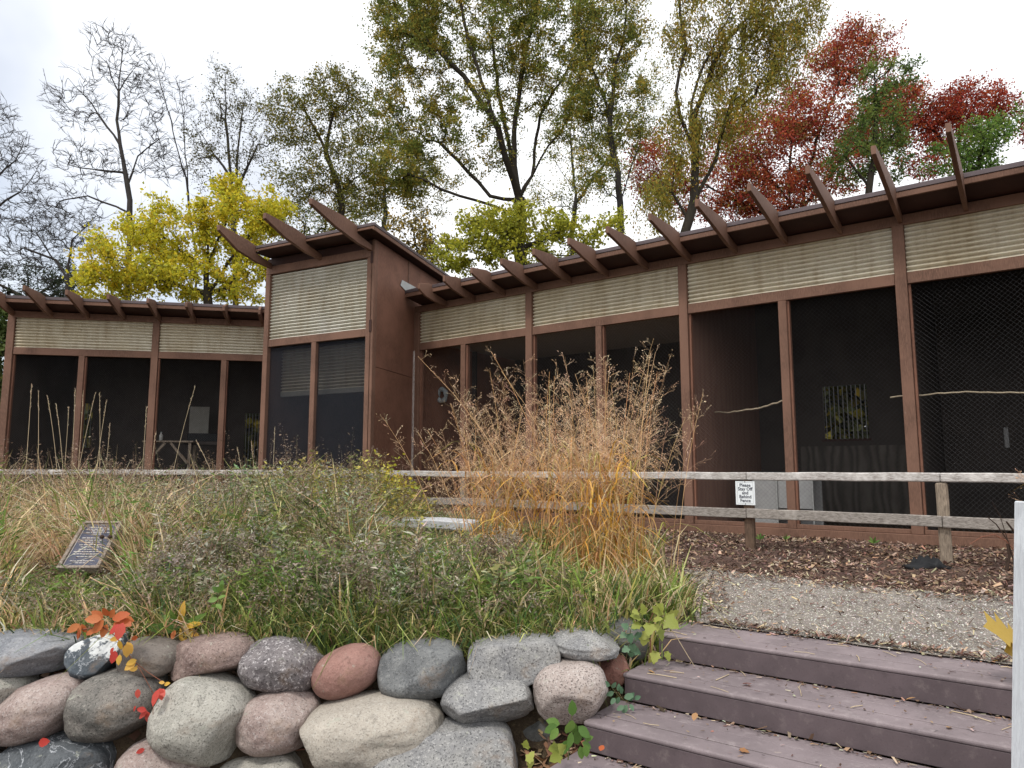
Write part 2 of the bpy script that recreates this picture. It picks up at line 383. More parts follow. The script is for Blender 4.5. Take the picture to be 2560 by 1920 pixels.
M = dict(
    brown=mat_paint('brown_paint', (0.168, 0.092, 0.064)),
    brown_side=mat_paint('brown_plywood', (0.20, 0.098, 0.066), wear_amt=0.2),
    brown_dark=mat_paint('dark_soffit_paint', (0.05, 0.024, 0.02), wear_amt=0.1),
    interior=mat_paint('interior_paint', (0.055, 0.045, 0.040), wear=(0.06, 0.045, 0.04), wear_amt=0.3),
    ceil=mat_plain('ceiling_board', (0.42, 0.39, 0.37), 0.9),
    partition=mat_ply('partition_ply', (0.24, 0.13, 0.095), (0.32, 0.19, 0.14)),
    ply=mat_ply('bare_ply', (0.06, 0.05, 0.043), (0.20, 0.175, 0.145)),
    drip=mat_plain('drip_edge_metal', (0.12, 0.095, 0.10), 0.5, 0.3),
    shingle=mat_plain('roof_felt', (0.06, 0.055, 0.06), 0.9),
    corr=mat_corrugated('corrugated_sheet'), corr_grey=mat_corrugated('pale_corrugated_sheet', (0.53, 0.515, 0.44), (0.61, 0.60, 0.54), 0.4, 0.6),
    wire=mat_plain('galvanised_wire', (0.11, 0.11, 0.115), 0.55, 0.4),
    bar=mat_plain('grey_bar', (0.22, 0.22, 0.22), 0.5, 0.3),
    rail_low=mat_weathered('old_low_rail', (0.36, 0.33, 0.30), (0.15, 0.13, 0.115), (2, 2, 9), 0.25),
    rail=mat_weathered('weathered_rail', (0.56, 0.54, 0.52), (0.24, 0.21, 0.19), (2, 2, 9), 0.15),
    fpost=mat_weathered('weathered_post', (0.32, 0.26, 0.20), (0.14, 0.11, 0.085), (9, 9, 1.2), 0.2),
    fpost_dark=mat_weathered('dark_post', (0.16, 0.105, 0.075), (0.075, 0.05, 0.035), (9, 9, 1.2), 0.1),
    white=mat_weathered('white_board', (0.62, 0.65, 0.68), (0.50, 0.52, 0.55), (9, 9, 1.0)),
    pale=mat_weathered('pale_trim', (0.55, 0.50, 0.47), (0.25, 0.19, 0.16), (9, 9, 1.2)),
    bench=mat_weathered('pale_bench', (0.52, 0.53, 0.55), (0.34, 0.34, 0.35), (3, 3, 3)),
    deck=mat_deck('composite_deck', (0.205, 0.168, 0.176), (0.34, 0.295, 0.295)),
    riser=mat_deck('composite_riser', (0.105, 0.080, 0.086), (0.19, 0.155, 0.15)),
    soil=mat_ground('soil', (0.055, 0.04, 0.027), (0.085, 0.06, 0.04), (0.11, 0.085, 0.05)),
    gravel=mat_ground('gravel_ground', (0.18, 0.158, 0.14), (0.26, 0.232, 0.205), (0.34, 0.31, 0.27), 1.1, 70),
    mulch=mat_ground('mulch_ground', (0.075, 0.049, 0.040), (0.11, 0.073, 0.058), (0.16, 0.11, 0.085), 1.4, 30),
    leaf=mat_leaf('leaves', 0.48), grass=mat_leaf('grass_blades', 0.25), dry=mat_leaf('dry_stems', 0.2),
    bark=mat_bark('dark_bark', (0.045, 0.038, 0.030)), bark_grey=mat_bark('grey_bark', (0.052, 0.047, 0.045)),
    chips=mat_leaf('loose_chips', 0.0, 0.9),
    sign=mat_plain('sign_white', (0.78, 0.82, 0.84), 0.4, 0, 0.03), ink=mat_plain('sign_ink', (0.03, 0.035, 0.06), 0.6),
    bronze=mat_plain('plaque_plate', (0.075, 0.08, 0.115), 0.35, 0.4, 0.15), letter=mat_plain('plaque_letters', (0.45, 0.42, 0.40), 0.4, 0.2),
    plaque_wood=mat_weathered('plaque_wood', (0.34, 0.29, 0.25), (0.13, 0.10, 0.08), (6, 6, 6)),
    black=mat_plain('black_fabric', (0.012, 0.013, 0.015), 0.7), steel=mat_plain('flashing', (0.42, 0.43, 0.42), 0.5, 0.2),
    rope=mat_plain('rope', (0.42, 0.35, 0.25), 0.9), ringm=mat_plain('ring_grey', (0.30, 0.33, 0.34), 0.8),
    board=mat_plain('pale_board', (0.30, 0.29, 0.26), 0.7), crate=mat_plain('grey_crate', (0.36, 0.36, 0.36), 0.6),
    screen=mat_screen('insect_screen', (0.022, 0.024, 0.030), 0.66), head=mat_plain('seed_head', (0.045, 0.028, 0.02), 0.95),
    stem=mat_plain('green_stem', (0.10, 0.10, 0.04), 0.8), stem_red=mat_plain('red_stem', (0.20, 0.08, 0.05), 0.8),
    stem_dry=mat_plain('straw_stem', (0.50, 0.40, 0.26), 0.8),
    l_orange=mat_leaf_plain('leaf_orange', (0.44, 0.10, 0.03), (0.56, 0.20, 0.07)),
    l_red=mat_leaf_plain('leaf_red', (0.46, 0.04, 0.03), (0.62, 0.11, 0.08)),
    l_yellow=mat_leaf_plain('leaf_yellow', (0.62, 0.38, 0.05), (0.70, 0.42, 0.10)),
    l_green=mat_leaf_plain('leaf_green', (0.085, 0.17, 0.035), (0.17, 0.28, 0.06)),
    l_lime=mat_leaf_plain('leaf_lime', (0.24, 0.28, 0.05), (0.38, 0.40, 0.10)),
    l_teal=mat_leaf_plain('leaf_teal', (0.08, 0.16, 0.09), (0.15, 0.25, 0.15)),
    l_brown=mat_leaf_plain('leaf_brown', (0.26, 0.12, 0.05), (0.40, 0.24, 0.11), 0.1),
    l_gold=mat_leaf_plain('leaf_gold', (0.33, 0.21, 0.025), (0.46, 0.31, 0.05)),
    plastic_clear=mat_plain('bottle_plastic', (0.45, 0.45, 0.43), 0.3),
)

# ---------------------------------------------------------------- ground, path, mulch
DR = np.array([0.80136, -0.59818]); NR = np.array([-0.59818, -0.80136])      # along / out of the right wing (and the steps)
T0 = np.array([1.02, 5.178])                                                  # left front corner of the top tread
TREAD, RISE = 0.48, 0.17
def sstep(x, a, b):
    t = np.clip((x - a) / (b - a), 0, 1); return t * t * (3 - 2 * t)
def ground_z(X, Y):
    X, Y = np.asarray(X, float), np.asarray(Y, float)
    bank = -0.74 + 0.74 * sstep(Y + 0.05 * np.sin(X * 2.3), 4.45, 5.0)
    q = (X - T0[0]) * NR[0] + (Y - T0[1]) * NR[1]; s = (X - T0[0]) * DR[0] + (Y - T0[1]) * DR[1]
    stair = np.where(q < -0.475, 0.0, np.clip(-RISE * (np.maximum(q, -0.5) / TREAD + 1) - 0.08, -0.75, 0))
    k = sstep(s, -0.28, -0.06)
    near = 0.04 * np.sin(X * 1.1 + 0.4) * np.cos(Y * 0.9) * sstep(Y, 5.3, 7.5) * (1 - sstep(Y, 12, 15)) * (1 - sstep(X, 0.6, 1.4))
    return bank * (1 - k) + stair * k + near
xs = np.concatenate([[-600, -250, -100, -45, -25], np.arange(-17, 14.01, 0.14), [18, 28, 50, 110, 250, 600]])
ys = np.concatenate([[-600, -200, -60, -20, -8], np.arange(-3, 4, 0.4), np.arange(4.0, 6.5, 0.07), np.arange(6.5, 24, 0.25), [26, 32, 45, 80, 200, 700]])
GX, GY = np.meshgrid(xs, ys); GZ = ground_z(GX, GY)
idx = np.arange(GX.size).reshape(GX.shape)
gf = np.stack([idx[:-1, :-1], idx[:-1, 1:], idx[1:, 1:], idx[1:, :-1]], -1).reshape(-1, 4)
g = mesh_np('ground', np.stack([GX, GY, GZ], -1).reshape(-1, 3), gf, M['soil'], smooth=True)
g['kind'] = 'structure'
def sheet(name, outline, z, mat, wob=0.06):
    pts = []
    n = len(outline)
    for i in range(n):
        a, b = np.array(outline[i]), np.array(outline[(i + 1) % n]); k = max(1, int(np.linalg.norm(b - a) / 0.15))
        for j in range(k):
            p = a + (b - a) * j / k; pts.append((p[0] + random.uniform(-wob, wob), p[1] + random.uniform(-wob, wob), z))
    o = mesh_np(name, pts, [tuple(range(len(pts)))], mat)
    bm = bmesh.new(); bm.from_mesh(o.data); bmesh.ops.triangulate(bm, faces=bm.faces[:]); bmesh.ops.recalc_face_normals(bm, faces=bm.faces[:])
    for f in bm.faces:
        if f.normal.z < 0: f.normal_flip()
    bm.to_mesh(o.data); bm.free(); o['kind'] = 'structure'; return o
back_edge = [tuple(T0 - NR * (TREAD - 0.025) + DR * s) for s in (0.15, 6.0)]
mulch_poly = [(1.5, 7.2), (2.0, 8.3), (4.5, 6.2), (9, 3.6), (12, 5), (9.2, 9.0), (6.3, 11.0), (3.3, 13.3), (0.2, 15.7), (-1.5, 15.8), (0.2, 13.2), (1.2, 10)]
gravel_poly = [back_edge[0], back_edge[1], (8, 3), (8.5, 4.2), (4.6, 6.45), (3.6, 7.0), (2.7, 7.9), (2.15, 8.5), (1.85, 8.3), (1.72, 7.2), (1.62, 6.4), (1.45, 5.75)]
sheet('mulch_bed', mulch_poly, 0.006, M['mulch'])
sheet('gravel_path', gravel_poly, 0.012, M['gravel'], 0.04)
def in_poly(x, y, poly):
    r = np.zeros(len(x), bool); n = len(poly)
    for i in range(n):
        (x1, y1), (x2, y2) = poly[i], poly[(i + 1) % n]
        c = ((y1 > y) != (y2 > y)) & (x < (x2 - x1) * (y - y1) / (y2 - y1 + 1e-12) + x1); r ^= c
    return r
def scatter(poly, n, rg, inside=True):
    P = np.array(poly); lo, hi = P.min(0), P.max(0); out = []
    while sum(len(o) for o in out) < n:
        x = rg.uniform(lo[0], hi[0], n * 2); y = rg.uniform(lo[1], hi[1], n * 2); k = in_poly(x, y, poly) & (np.abs(x) < y * 0.75 + 0.3)
        out.append(np.stack([x[k], y[k]], 1))
    return np.concatenate(out)[:n]
# loose stones on the path
rg = np.random.default_rng(3)
xy = scatter(gravel_poly, 22000, rg)
OCT = np.array([(1, 0, 0), (0, 1, 0), (-1, 0, 0), (0, -1, 0), (0, 0, 1)], float)
def pebble_field(name, xy, size, pal, z0=0.012, mat=None):
    n = len(xy); a = rg.uniform(0, 6.28, n); sc = rg.uniform(0.5, 1.5, (n, 3)) * (size * rg.uniform(0.4, 1.4, n) ** 1.3)[:, None] * [1, 0.8, 0.6]
    v = OCT[None] * sc[:, None]; c, s = np.cos(a)[:, None], np.sin(a)[:, None]
    v = np.stack([v[..., 0] * c - v[..., 1] * s + xy[:, :1], v[..., 0] * s + v[..., 1] * c + xy[:, 1:], v[..., 2] + z0], -1)
    f = np.array([(0, 1, 4), (1, 2, 4), (2, 3, 4), (3, 0, 4)])[None] + (np.arange(n) * 5)[:, None, None]
    o = mesh_np(name, v.reshape(-1, 3), f.reshape(-1, 3), mat or M['chips'], None, np.repeat(pick(pal, n, rg, 0.2), 5, 0)); o['kind'] = 'stuff'; return o
pebble_field('gravel', xy, 0.0052, [(0.38, 0.36, 0.33), (0.48, 0.46, 0.42), (0.28, 0.26, 0.24), (0.17, 0.15, 0.14), (0.58, 0.55, 0.50), (0.32, 0.27, 0.23)])
# wood chips and straw bits on the mulch
def chips(name, xy, L, W, pal, z0=0.008, tilt=0.35, zf=None):
    n = len(xy); a = rg.uniform(0, 6.28, n); l = L * rg.uniform(0.4, 1.6, n); w = W * rg.uniform(0.5, 1.5, n)
    d = np.stack([np.cos(a), np.sin(a), rg.normal(0, tilt, n)], 1); d = unit(d); s = unit(np.cross(d, np.stack([rg.normal(0, .4, n), rg.normal(0, .4, n), np.ones(n)], 1)))
    z = np.full(n, z0) if zf is None else zf
    c = np.stack([xy[:, 0], xy[:, 1], z + np.abs(d[:, 2]) * l / 2 + rg.uniform(0, 0.012, n)], 1)
    A, B = c - d * (l / 2)[:, None], c + d * (l / 2)[:, None]; sw = s * w[:, None]
    v = np.stack([A - sw, A + sw, B + sw * 0.6, B - sw * 0.6], 1).reshape(-1, 3)
    o = mesh_np(name, v, np.arange(n * 4).reshape(n, 4), M['chips'], None, np.repeat(pick(pal, n, rg, 0.25), 4, 0)); o['kind'] = 'stuff'; return o
chipcol = [(0.13, 0.07, 0.052), (0.17, 0.098, 0.072), (0.09, 0.055, 0.042), (0.24, 0.165, 0.12), (0.36, 0.28, 0.21), (0.12, 0.072, 0.056), (0.10, 0.06, 0.048)]
chips('mulch_chips', scatter(mulch_poly, 15000, rg), 0.05, 0.008, chipcol)
mx_ = scatter(mulch_poly, 9000, rg); mx_ = mx_[np.sin(mx_[:, 0] * 2.3 + 1.2 * np.sin(mx_[:, 1] * 1.9)) * np.sin(mx_[:, 1] * 2.7 + mx_[:, 0]) > 0.12]
chips('mulch_leaf_litter', mx_, 0.055, 0.014, [(0.30, 0.20, 0.13), (0.40, 0.29, 0.19), (0.22, 0.14, 0.09), (0.15, 0.10, 0.07), (0.34, 0.25, 0.2)], 0.014, 0.3)
ss_ = rg.uniform(-0.1, 2.7, (110, 1)); kk_ = rg.integers(0, 4, (110, 1)); lx_ = T0 + DR * ss_ + NR * (TREAD * kk_ - TREAD + 0.02 + np.abs(rg.normal(0, 0.03, (110, 1))))
chips('step_leaf_litter', lx_, 0.04, 0.009, [(0.20, 0.12, 0.08), (0.32, 0.23, 0.15), (0.12, 0.075, 0.05), (0.40, 0.32, 0.22)], tilt=0.3, zf=-RISE * kk_[:, 0] + 0.004)
edge = [(1.45, 5.7), (1.75, 7.3), (1.85, 8.4), (2.4, 8.6), (3.6, 7.3), (5.2, 6.3), (7, 5), (5, 5.6), (3.4, 6.6), (2.3, 7.6), (2.05, 7.0), (1.75, 5.8)]
chips('loose_litter', np.concatenate([scatter(edge, 2200, rg), scatter(gravel_poly, 1000, rg), T0 + DR * rg.uniform(0.2, 3.2, (900, 1)) - NR * (TREAD - 0.01 + np.abs(rg.normal(0, 0.05, (900, 1))))]), 0.045, 0.006, chipcol + [(0.5, 0.42, 0.3), (0.45, 0.36, 0.24)], 0.016)

# ---------------------------------------------------------------- the building
FR = Frame((-2.462, 17.582), DR, NR)                                       # right wing
FT = Frame((-5.923, 16.997), (0.88525, -0.46512), (-0.46512, -0.88525))     # taller middle bay
FL = Frame((-12.837, 18.024), (0.97907, 0.20354), (0.20354, -0.97907))      # left wing
bld = empty('aviary_building', (-2.462, 17.582, 0), 'long brown timber aviary with wire mesh bays, pale corrugated bands and a taller middle bay', 'building')
def tail(ext, ztip, dz=0.0):
    k = (ext - 0.55) / 1.15; e = 0.55 + 0.57 * k
    return [(o, z + dz) for o, z in ((0.02, 5.20), (0.02, 5.08), (0.5, 5.12), (e, 5.14 + 0.13 * min(k, 1.1)), (ext, ztip - 0.125), (ext, ztip), (0.55 + 0.3 * k, 5.50 + 0.55 * (ztip - 5.47) * 0.5 + 0.02), (0.545, 5.50), (0.545, 5.33))]
def corrugated(F, s0, s1, z0, z1, o, name='corrugated_panel', mat='corr', pitch=0.079, amp=0.026):
    k = int(round((z1 - z0) / pitch)) * 10
    z = np.linspace(z0, z1, k + 1); off = o + amp * np.cos((z - z0) / pitch * 2 * math.pi)
    ss = np.linspace(s0, s1, max(2, int((s1 - s0) / 0.6) + 1)); v = []
    for s in ss:
        sag = 0.004 * math.sin(s * 3.1)
        for zz, oo in zip(z, off): v.append(F.pt(s, oo, zz + sag))
    nz = k + 1; i, j = np.meshgrid(np.arange(len(ss) - 1), np.arange(k), indexing='ij'); b = (i * nz + j).ravel()
    f = np.stack([b, b + nz, b + nz + 1, b + 1], -1)
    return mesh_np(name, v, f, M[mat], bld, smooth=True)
def wire_mesh(F, s0, s1, z0, z1, o, sp=0.068, r=0.0012):
    A, B = [], []; w, h = s1 - s0, z1 - z0; k = 1.0
    for sg in (1, -1):
        c = -h
        while c < w:
            lo, hi = max(0, -c), min(h, w - c)
            if hi > lo + 0.02:
                a, b = (c + lo, lo), (c + hi, hi)
                if sg < 0: a, b = (w - a[0], a[1]), (w - b[0], b[1])
                A.append(F.pt(s0 + a[0], o + 0.002 * sg, z0 + a[1])); B.append(F.pt(s0 + b[0], o + 0.002 * sg, z0 + b[1]))
            c += sp
    v, f = prisms(A, B, r, r, 3); return mesh_np('wire_mesh', v, f, M['wire'], bld)
def wing(F, s0, s1, posts, mids, tails, top=5.22, fas0=None, fas1=None, panels=(), meshes=(), sp=0.075):
    for i, s in enumerate(posts): F.add('post', M['brown'], bld, s - 0.085, s + 0.085, -0.10, 0.035, 0.15, 5.05)
    for s in mids: F.add('post', M['brown'], bld, s - 0.07, s + 0.07, -0.12, 0.022, 0.15, 4.082)
    ps = sorted(posts)
    F.add('header_beam', M['brown'], bld, s0, s1, -0.08, 0.02, 5.052, top)
    F.add('sill_beam', M['brown'], bld, s0, s1, -0.10, 0.07, -0.1, 0.148)
    for (a, b) in panels:
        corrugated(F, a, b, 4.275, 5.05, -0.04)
        F.add('middle_beam', M['brown'], bld, a, b, -0.075, 0.012, 4.085, 4.27)
    for (a, b) in meshes:
        wire_mesh(F, a, b, 0.2, 4.08, -0.085, sp)
        F.add('sill_board', M['brown'], bld, a, b, -0.09, 0.0, 0.15, 0.22)
        F.add('stop_strip', M['brown_side'], bld, a, a + 0.035, -0.125, -0.03, 0.22, 4.08, 0.003)
    fas0 = s0 if fas0 is None else fas0; fas1 = s1 if fas1 is None else fas1
    F.add('fascia_board', M['brown'], bld, fas0, fas1, 0.515, 0.55, 5.33, 5.425)
    F.add('drip_edge', M['drip'], bld, fas0, fas1, 0.50, 0.562, 5.428, 5.50, 0.004)
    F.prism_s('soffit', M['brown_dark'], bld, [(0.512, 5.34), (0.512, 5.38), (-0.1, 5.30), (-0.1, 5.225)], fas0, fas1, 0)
    F.prism_s('roof', M['shingle'], bld, [(0.55, 5.505), (-4.6, 5.505), (-4.6, 5.40), (-0.1, 5.40), (0.497, 5.43), (0.55, 5.503)], fas0, fas1, 0)
    for s, ext, zt in tails: F.prism_s('rafter_tail', M['brown'], bld, tail(ext, zt), s - 0.032, s + 0.032, 0.005)
rw_tails = [(1.09 + 0.893 * k, 0.86 + 0.122 * (1.09 + 0.893 * k), 5.43 + 0.013 * (1.09 + 0.893 * k)) for k in range(15)]
wing(FR, 0.0, 14.5, [0.10, 3.55, 7.17, 10.86, 14.4], [1.63, 5.31, 9.0, 12.7], rw_tails, fas0=0.2,
     panels=[(0.19, 3.46), (3.64, 7.08), (7.26, 10.77), (10.95, 14.31)],
     meshes=[(0.19, 1.56), (1.70, 3.46), (3.64, 5.24), (5.38, 7.08), (7.26, 8.93), (9.07, 10.77), (10.95, 12.63), (12.77, 14.3)])
lw_tails = [(s, 1.80 - 0.165 * s, 5.54 - 0.03 * s) for s in (-0.07, 0.83, 1.70, 2.58, 3.45, 4.33, 5.21, 6.08)]
wing(FL, -0.19, 6.45, [-0.105, 3.36], [1.60, 5.11], lw_tails, fas0=-0.12, fas1=6.6,
     panels=[(-0.015, 3.27), (3.45, 6.4)], meshes=[(-0.015, 1.53), (1.67, 3.27), (3.45, 5.04), (5.18, 6.4)], sp=0.06)
# pale weathered board at the left end of the right wing
FR.add('trim_board', M['pale'], bld, 0.0, 0.075, 0.036, 0.06, 0.15, 4.08, label='pale weathered trim board beside the tower wall')
FR.add('flashing', M['steel'], bld, 0.22, 0.45, 0.35, 0.37, 5.5, 5.52, 0)
# middle bay
TW = 3.03
FT.add('post', M['brown'], bld, -0.15, 0.0, -0.10, 0.035, 0.0, 5.895)
FT.add('post', M['brown'], bld, TW - 0.02, TW + 0.10, -0.10, 0.035, 0.0, 5.895)
FT.add('corner_board', M['brown'], bld, TW + 0.115, TW + 0.185, -0.10, 0.03, 0.0, 6.3)
FT.add('post', M['brown'], bld, 1.40, 1.54, -0.12, 0.02, 0.0, 4.085)
FT.add('header_beam', M['brown'], bld, -0.15, TW + 0.10, -0.08, 0.03, 5.90, 6.10)
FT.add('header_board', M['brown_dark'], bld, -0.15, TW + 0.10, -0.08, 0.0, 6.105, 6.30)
FT.add('middle_beam', M['brown'], bld, 0.0, TW - 0.02, -0.075, 0.012, 4.09, 4.27)
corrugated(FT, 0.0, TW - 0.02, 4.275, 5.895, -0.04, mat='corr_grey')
for a, b in ((0.0, 1.40), (1.54, TW - 0.02)):
    mesh_np('insect_screen', [FT.pt(a, -0.07, 0.2), FT.pt(b, -0.07, 0.2), FT.pt(b, -0.07, 4.085), FT.pt(a, -0.07, 4.085)], [(0, 1, 2, 3)], M['screen'], bld)
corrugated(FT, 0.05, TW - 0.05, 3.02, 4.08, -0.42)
FT.add('inner_beam', M['board'], bld, 0.05, TW - 0.05, -0.50, -0.39, 2.90, 3.02)
for z in (5.75, 4.18): FT.add('hinge', M['brown_dark'], bld, TW + 0.085, TW + 0.15, 0.036, 0.046, z, z + 0.27, 0.002)
C = np.array(FT.pt(TW + 0.185, 0, 0)[:2]); P0 = np.array([-2.462, 17.582]); ds = unit(P0 - C); nsd = np.array([ds[1], -ds[0]])
FS = Frame(C, ds, nsd)                                                     # side wall of the middle bay
FS.add('side_wall', M['brown_side'], bld, 0.0, 5.2, -0.06, 0.0, 0.0, 3.40, 0.003)
FS.add('side_wall', M['brown_side'], bld, 0.0, 2.44, -0.06, 0.004, 3.408, 6.3, 0.003)
FS.add('side_wall', M['brown_side'], bld, 2.45, 5.2, -0.06, 0.0, 3.408, 6.3, 0.003)
FS.add('seam_batten', M['brown'], bld, 1.72, 1.78, 0.005, 0.02, 5.5, 6.3, 0.003)
FT.add('side_wall', M['brown_side'], bld, -0.148, -0.09, -4.5, -0.11, 0.0, 6.3, 0.003)
FT.add('fascia_board', M['brown'], bld, -0.10, 3.60, 0.515, 0.55, 6.33, 6.39)
FT.add('drip_edge', M['drip'], bld, -0.10, 3.62, 0.50, 0.562, 6.393, 6.46, 0.004)
fr0 = np.array(FT.pt(3.60, 0.55, 0)[:2])
FG = Frame(fr0, ds, nsd)
FG.add('fascia_board', M['brown'], bld, 0.0, 5.3, -0.035, 0.0, 6.30, 6.39)
FG.add('drip_edge', M['drip'], bld, -0.01, 5.3, -0.05, 0.012, 6.393, 6.46, 0.004)
rc = [FT.pt(-0.10, 0.5, 0), FT.pt(3.57, 0.5, 0), FG.pt(5.25, -0.04, 0), FT.pt(-0.10, -4.8, 0)]
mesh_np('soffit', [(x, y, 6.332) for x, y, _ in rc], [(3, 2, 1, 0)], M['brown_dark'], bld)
mesh_np('roof', [(x, y, 6.40) for x, y, _ in rc] + [(x, y, 6.462) for x, y, _ in rc], [(3, 2, 1, 0), (4, 5, 6, 7), (0, 1, 5, 4), (1, 2, 6, 5), (2, 3, 7, 6), (3, 0, 4, 7)], M['shingle'], bld)
for s, ext, zt in ((0.0, 1.62, 5.70), (1.60, 1.76, 5.66), (3.10, 1.96, 5.64)): FT.prism_s('rafter_tail', M['brown'], bld, tail(ext, zt, 0.96), s - 0.045, s + 0.045, 0.005)
# flashing triangle
fl = [onplane(u, v, C + nsd * 0.02, nsd) for u, v in ((1005, 700), (1001, 713), (1013, 726), (1040, 719))]
fl2 = [p + np.array([nsd[0], nsd[1], 0]) * 0.006 for p in fl]
o = mesh_np('flashing', fl + fl2, [(0, 1, 2, 3), (7, 6, 5, 4), (0, 4, 5, 1), (1, 5, 6, 2), (2, 6, 7, 3), (3, 7, 4, 0)], M['steel'], bld); fix_normals(o)
# interiors: back walls with barred openings, floors, ceilings, partitions
def back_wall(F, s0, s1, o, z1, holes, mat):
    """wall at depth o with rectangular openings [(a, b, za, zb)]"""
    xs_ = sorted({s0, s1, *[h[0] for h in holes], *[h[1] for h in holes]}); zs_ = sorted({0.0, z1, *[h[2] for h in holes], *[h[3] for h in holes]})
    v, f = [], []
    for i in range(len(xs_) - 1):
        for j in range(len(zs_) - 1):
            cx, cz = (xs_[i] + xs_[i + 1]) / 2, (zs_[j] + zs_[j + 1]) / 2
            if any(h[0] < cx < h[1] and h[2] < cz < h[3] for h in holes): continue
            b = len(v); v += F.box(xs_[i], xs_[i + 1], o - 0.08, o, zs_[j], zs_[j + 1]); f += [tuple(k + b for k in q) for q in BOXF]
    w = mesh_np('back_wall', v, f, mat, bld)
    for a, b, za, zb in holes:
        w_ = F.add('window_frame', M['brown_dark'], bld, a - 0.05, b + 0.05, o + 0.002, o + 0.03, za - 0.05, za, 0)
        n = int((b - a) / 0.085)
        for k in range(n):
            s = a + (k + 0.5) * (b - a) / n
            t = F.add('window_bar', M['bar'], w_, s - 0.008, s + 0.008, o - 0.05, o - 0.034, za, zb, 0)
    return w
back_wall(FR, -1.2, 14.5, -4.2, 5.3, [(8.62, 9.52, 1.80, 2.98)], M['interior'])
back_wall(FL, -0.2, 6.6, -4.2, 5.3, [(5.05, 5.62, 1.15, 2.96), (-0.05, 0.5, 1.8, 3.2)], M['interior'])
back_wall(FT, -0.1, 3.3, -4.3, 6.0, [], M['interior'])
FR.add('plywood_sheet', M['ply'], bld, 8.1, 10.2, -4.19, -4.17, 0.05, 1.65, 0)
for F, a, b in ((FR, -1.0, 14.5), (FL, -0.15, 6.5), (FT, -0.08, 3.1)):
    F.add('floor', M['soil'], bld, a, b, -4.2, -0.12, -0.05, 0.035, 0)
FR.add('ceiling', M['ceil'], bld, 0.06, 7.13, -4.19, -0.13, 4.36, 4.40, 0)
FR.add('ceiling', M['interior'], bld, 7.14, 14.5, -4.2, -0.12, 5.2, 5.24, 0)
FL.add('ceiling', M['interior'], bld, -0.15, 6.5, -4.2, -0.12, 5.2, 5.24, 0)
FR.add('partition', M['partition'], bld, 7.14, 7.20, -4.19, -0.13, 0.04, 5.19, 0)
FR.add('partition', M['interior'], bld, 10.83, 10.89, -4.19, -0.13, 0.04, 5.2, 0)
FR.add('partition', M['interior'], bld, 14.40, 14.46, -4.19, -0.13, 0.04, 5.2, 0)
FR.add('partition', M['brown_side'], bld, 0.0, 0.05, -4.19, -0.13, 0.04, 5.19, 0)
FL.add('partition', M['interior'], bld, -0.17, -0.12, -4.19, -0.13, 0.04, 5.2, 0)
FL.add('partition', M['interior'], bld, 6.3, 6.36, -4.19, -0.13, 0.04, 5.2, 0)

# things inside the bays
def rope_between(name, pts, r, label):
    pts = np.array(pts); t = np.linspace(0, 1, 24); P = np.array([pts[0] + (pts[1] - pts[0]) * a + np.array([0, 0, pts[2][0] * 4 * a * (1 - a)]) for a in t])
    P += np.random.default_rng(len(name)).normal(0, 0.008, P.shape)
    v, f = tube_path(P, r, 6); o = mesh_np(name, v, f, M['rope'], None, origin=P[0]); return tag(o, label, 'rope')
rope_between('perch_rope', [onplane(1788, 1030, np.array(FR.pt(0, -1.3, 0)[:2]), NR), onplane(1958, 1000, np.array(FR.pt(0, -0.4, 0)[:2]), NR), (-0.07, 0, 0)], 0.016, 'frayed rope perch strung from the brown partition to the middle post')
rope_between('perch_rope', [onplane(2226, 993, np.array(FR.pt(0, -0.5, 0)[:2]), NR), onplane(2640, 984, np.array(FR.pt(0, -0.8, 0)[:2]), NR), (0.05, 0, 0)], 0.013, 'long pale rope perch running across the rightmost bay')
FRng = onplane(1105, 988, np.array(FR.pt(0, -0.9, 0)[:2]), NR)
th = np.linspace(0, 2 * math.pi, 28)
ringP = np.array([FRng + np.array([DR[0] * math.cos(a), DR[1] * math.cos(a), 0]) * 0.14 + np.array([0, 0, 0.155 * math.sin(a)]) for a in th])
v, f = tube_path(ringP, 0.058 + 0.012 * np.sin(th * 5), 8)
rngo = mesh_np('perch_ring', v, f, M['ringm'], None, smooth=True, origin=FRng); tag(rngo, 'grey hanging ring perch in the bay next to the tower', 'ring')
kn = empty('kennel', FR.pt(8.2, -1.6, 0.04), 'grey wire fronted kennel crate on the floor behind the notice sign', 'crate')
FR.add('top', M['black'], kn, 7.86, 9.02, -2.15, -1.45, 1.06, 1.10); FR.add('back_panel', M['crate'], kn, 7.88, 9.0, -2.13, -2.10, 0.04, 1.06)
FR.add('front_panel', M['crate'], kn, 7.88, 8.32, -1.50, -1.47, 0.04, 1.06); FR.add('front_panel', M['crate'], kn, 8.34, 9.0, -1.52, -1.49, 0.40, 1.06)
for s in (7.88, 8.33, 8.985): FR.add('upright', M['steel'], kn, s, s + 0.02, -1.46, -1.43, 0.04, 1.06, 0)
tb = empty('work_table', FL.pt(3.6, -1.8, 0.04), 'grey wooden table holding bottles inside the left wing', 'table')
FL.add('table_top', M['fpost'], tb, 2.75, 4.1, -2.3, -1.5, 1.90, 1.95)
for s in (2.85, 4.0):
    for oo in (-2.2, -1.6): FL.add('leg', M['fpost'], tb, s - 0.04, s + 0.04, oo - 0.04, oo + 0.04, 0.04, 1.895)
    beam_mesh('brace', M['fpost'], tb, FL.pt(s + (0.03 if s < 3 else -0.03), -1.54, 1.3), FL.pt(s + (0.5 if s < 3 else -0.5), -1.54, 1.88), 0.05, 0.07)
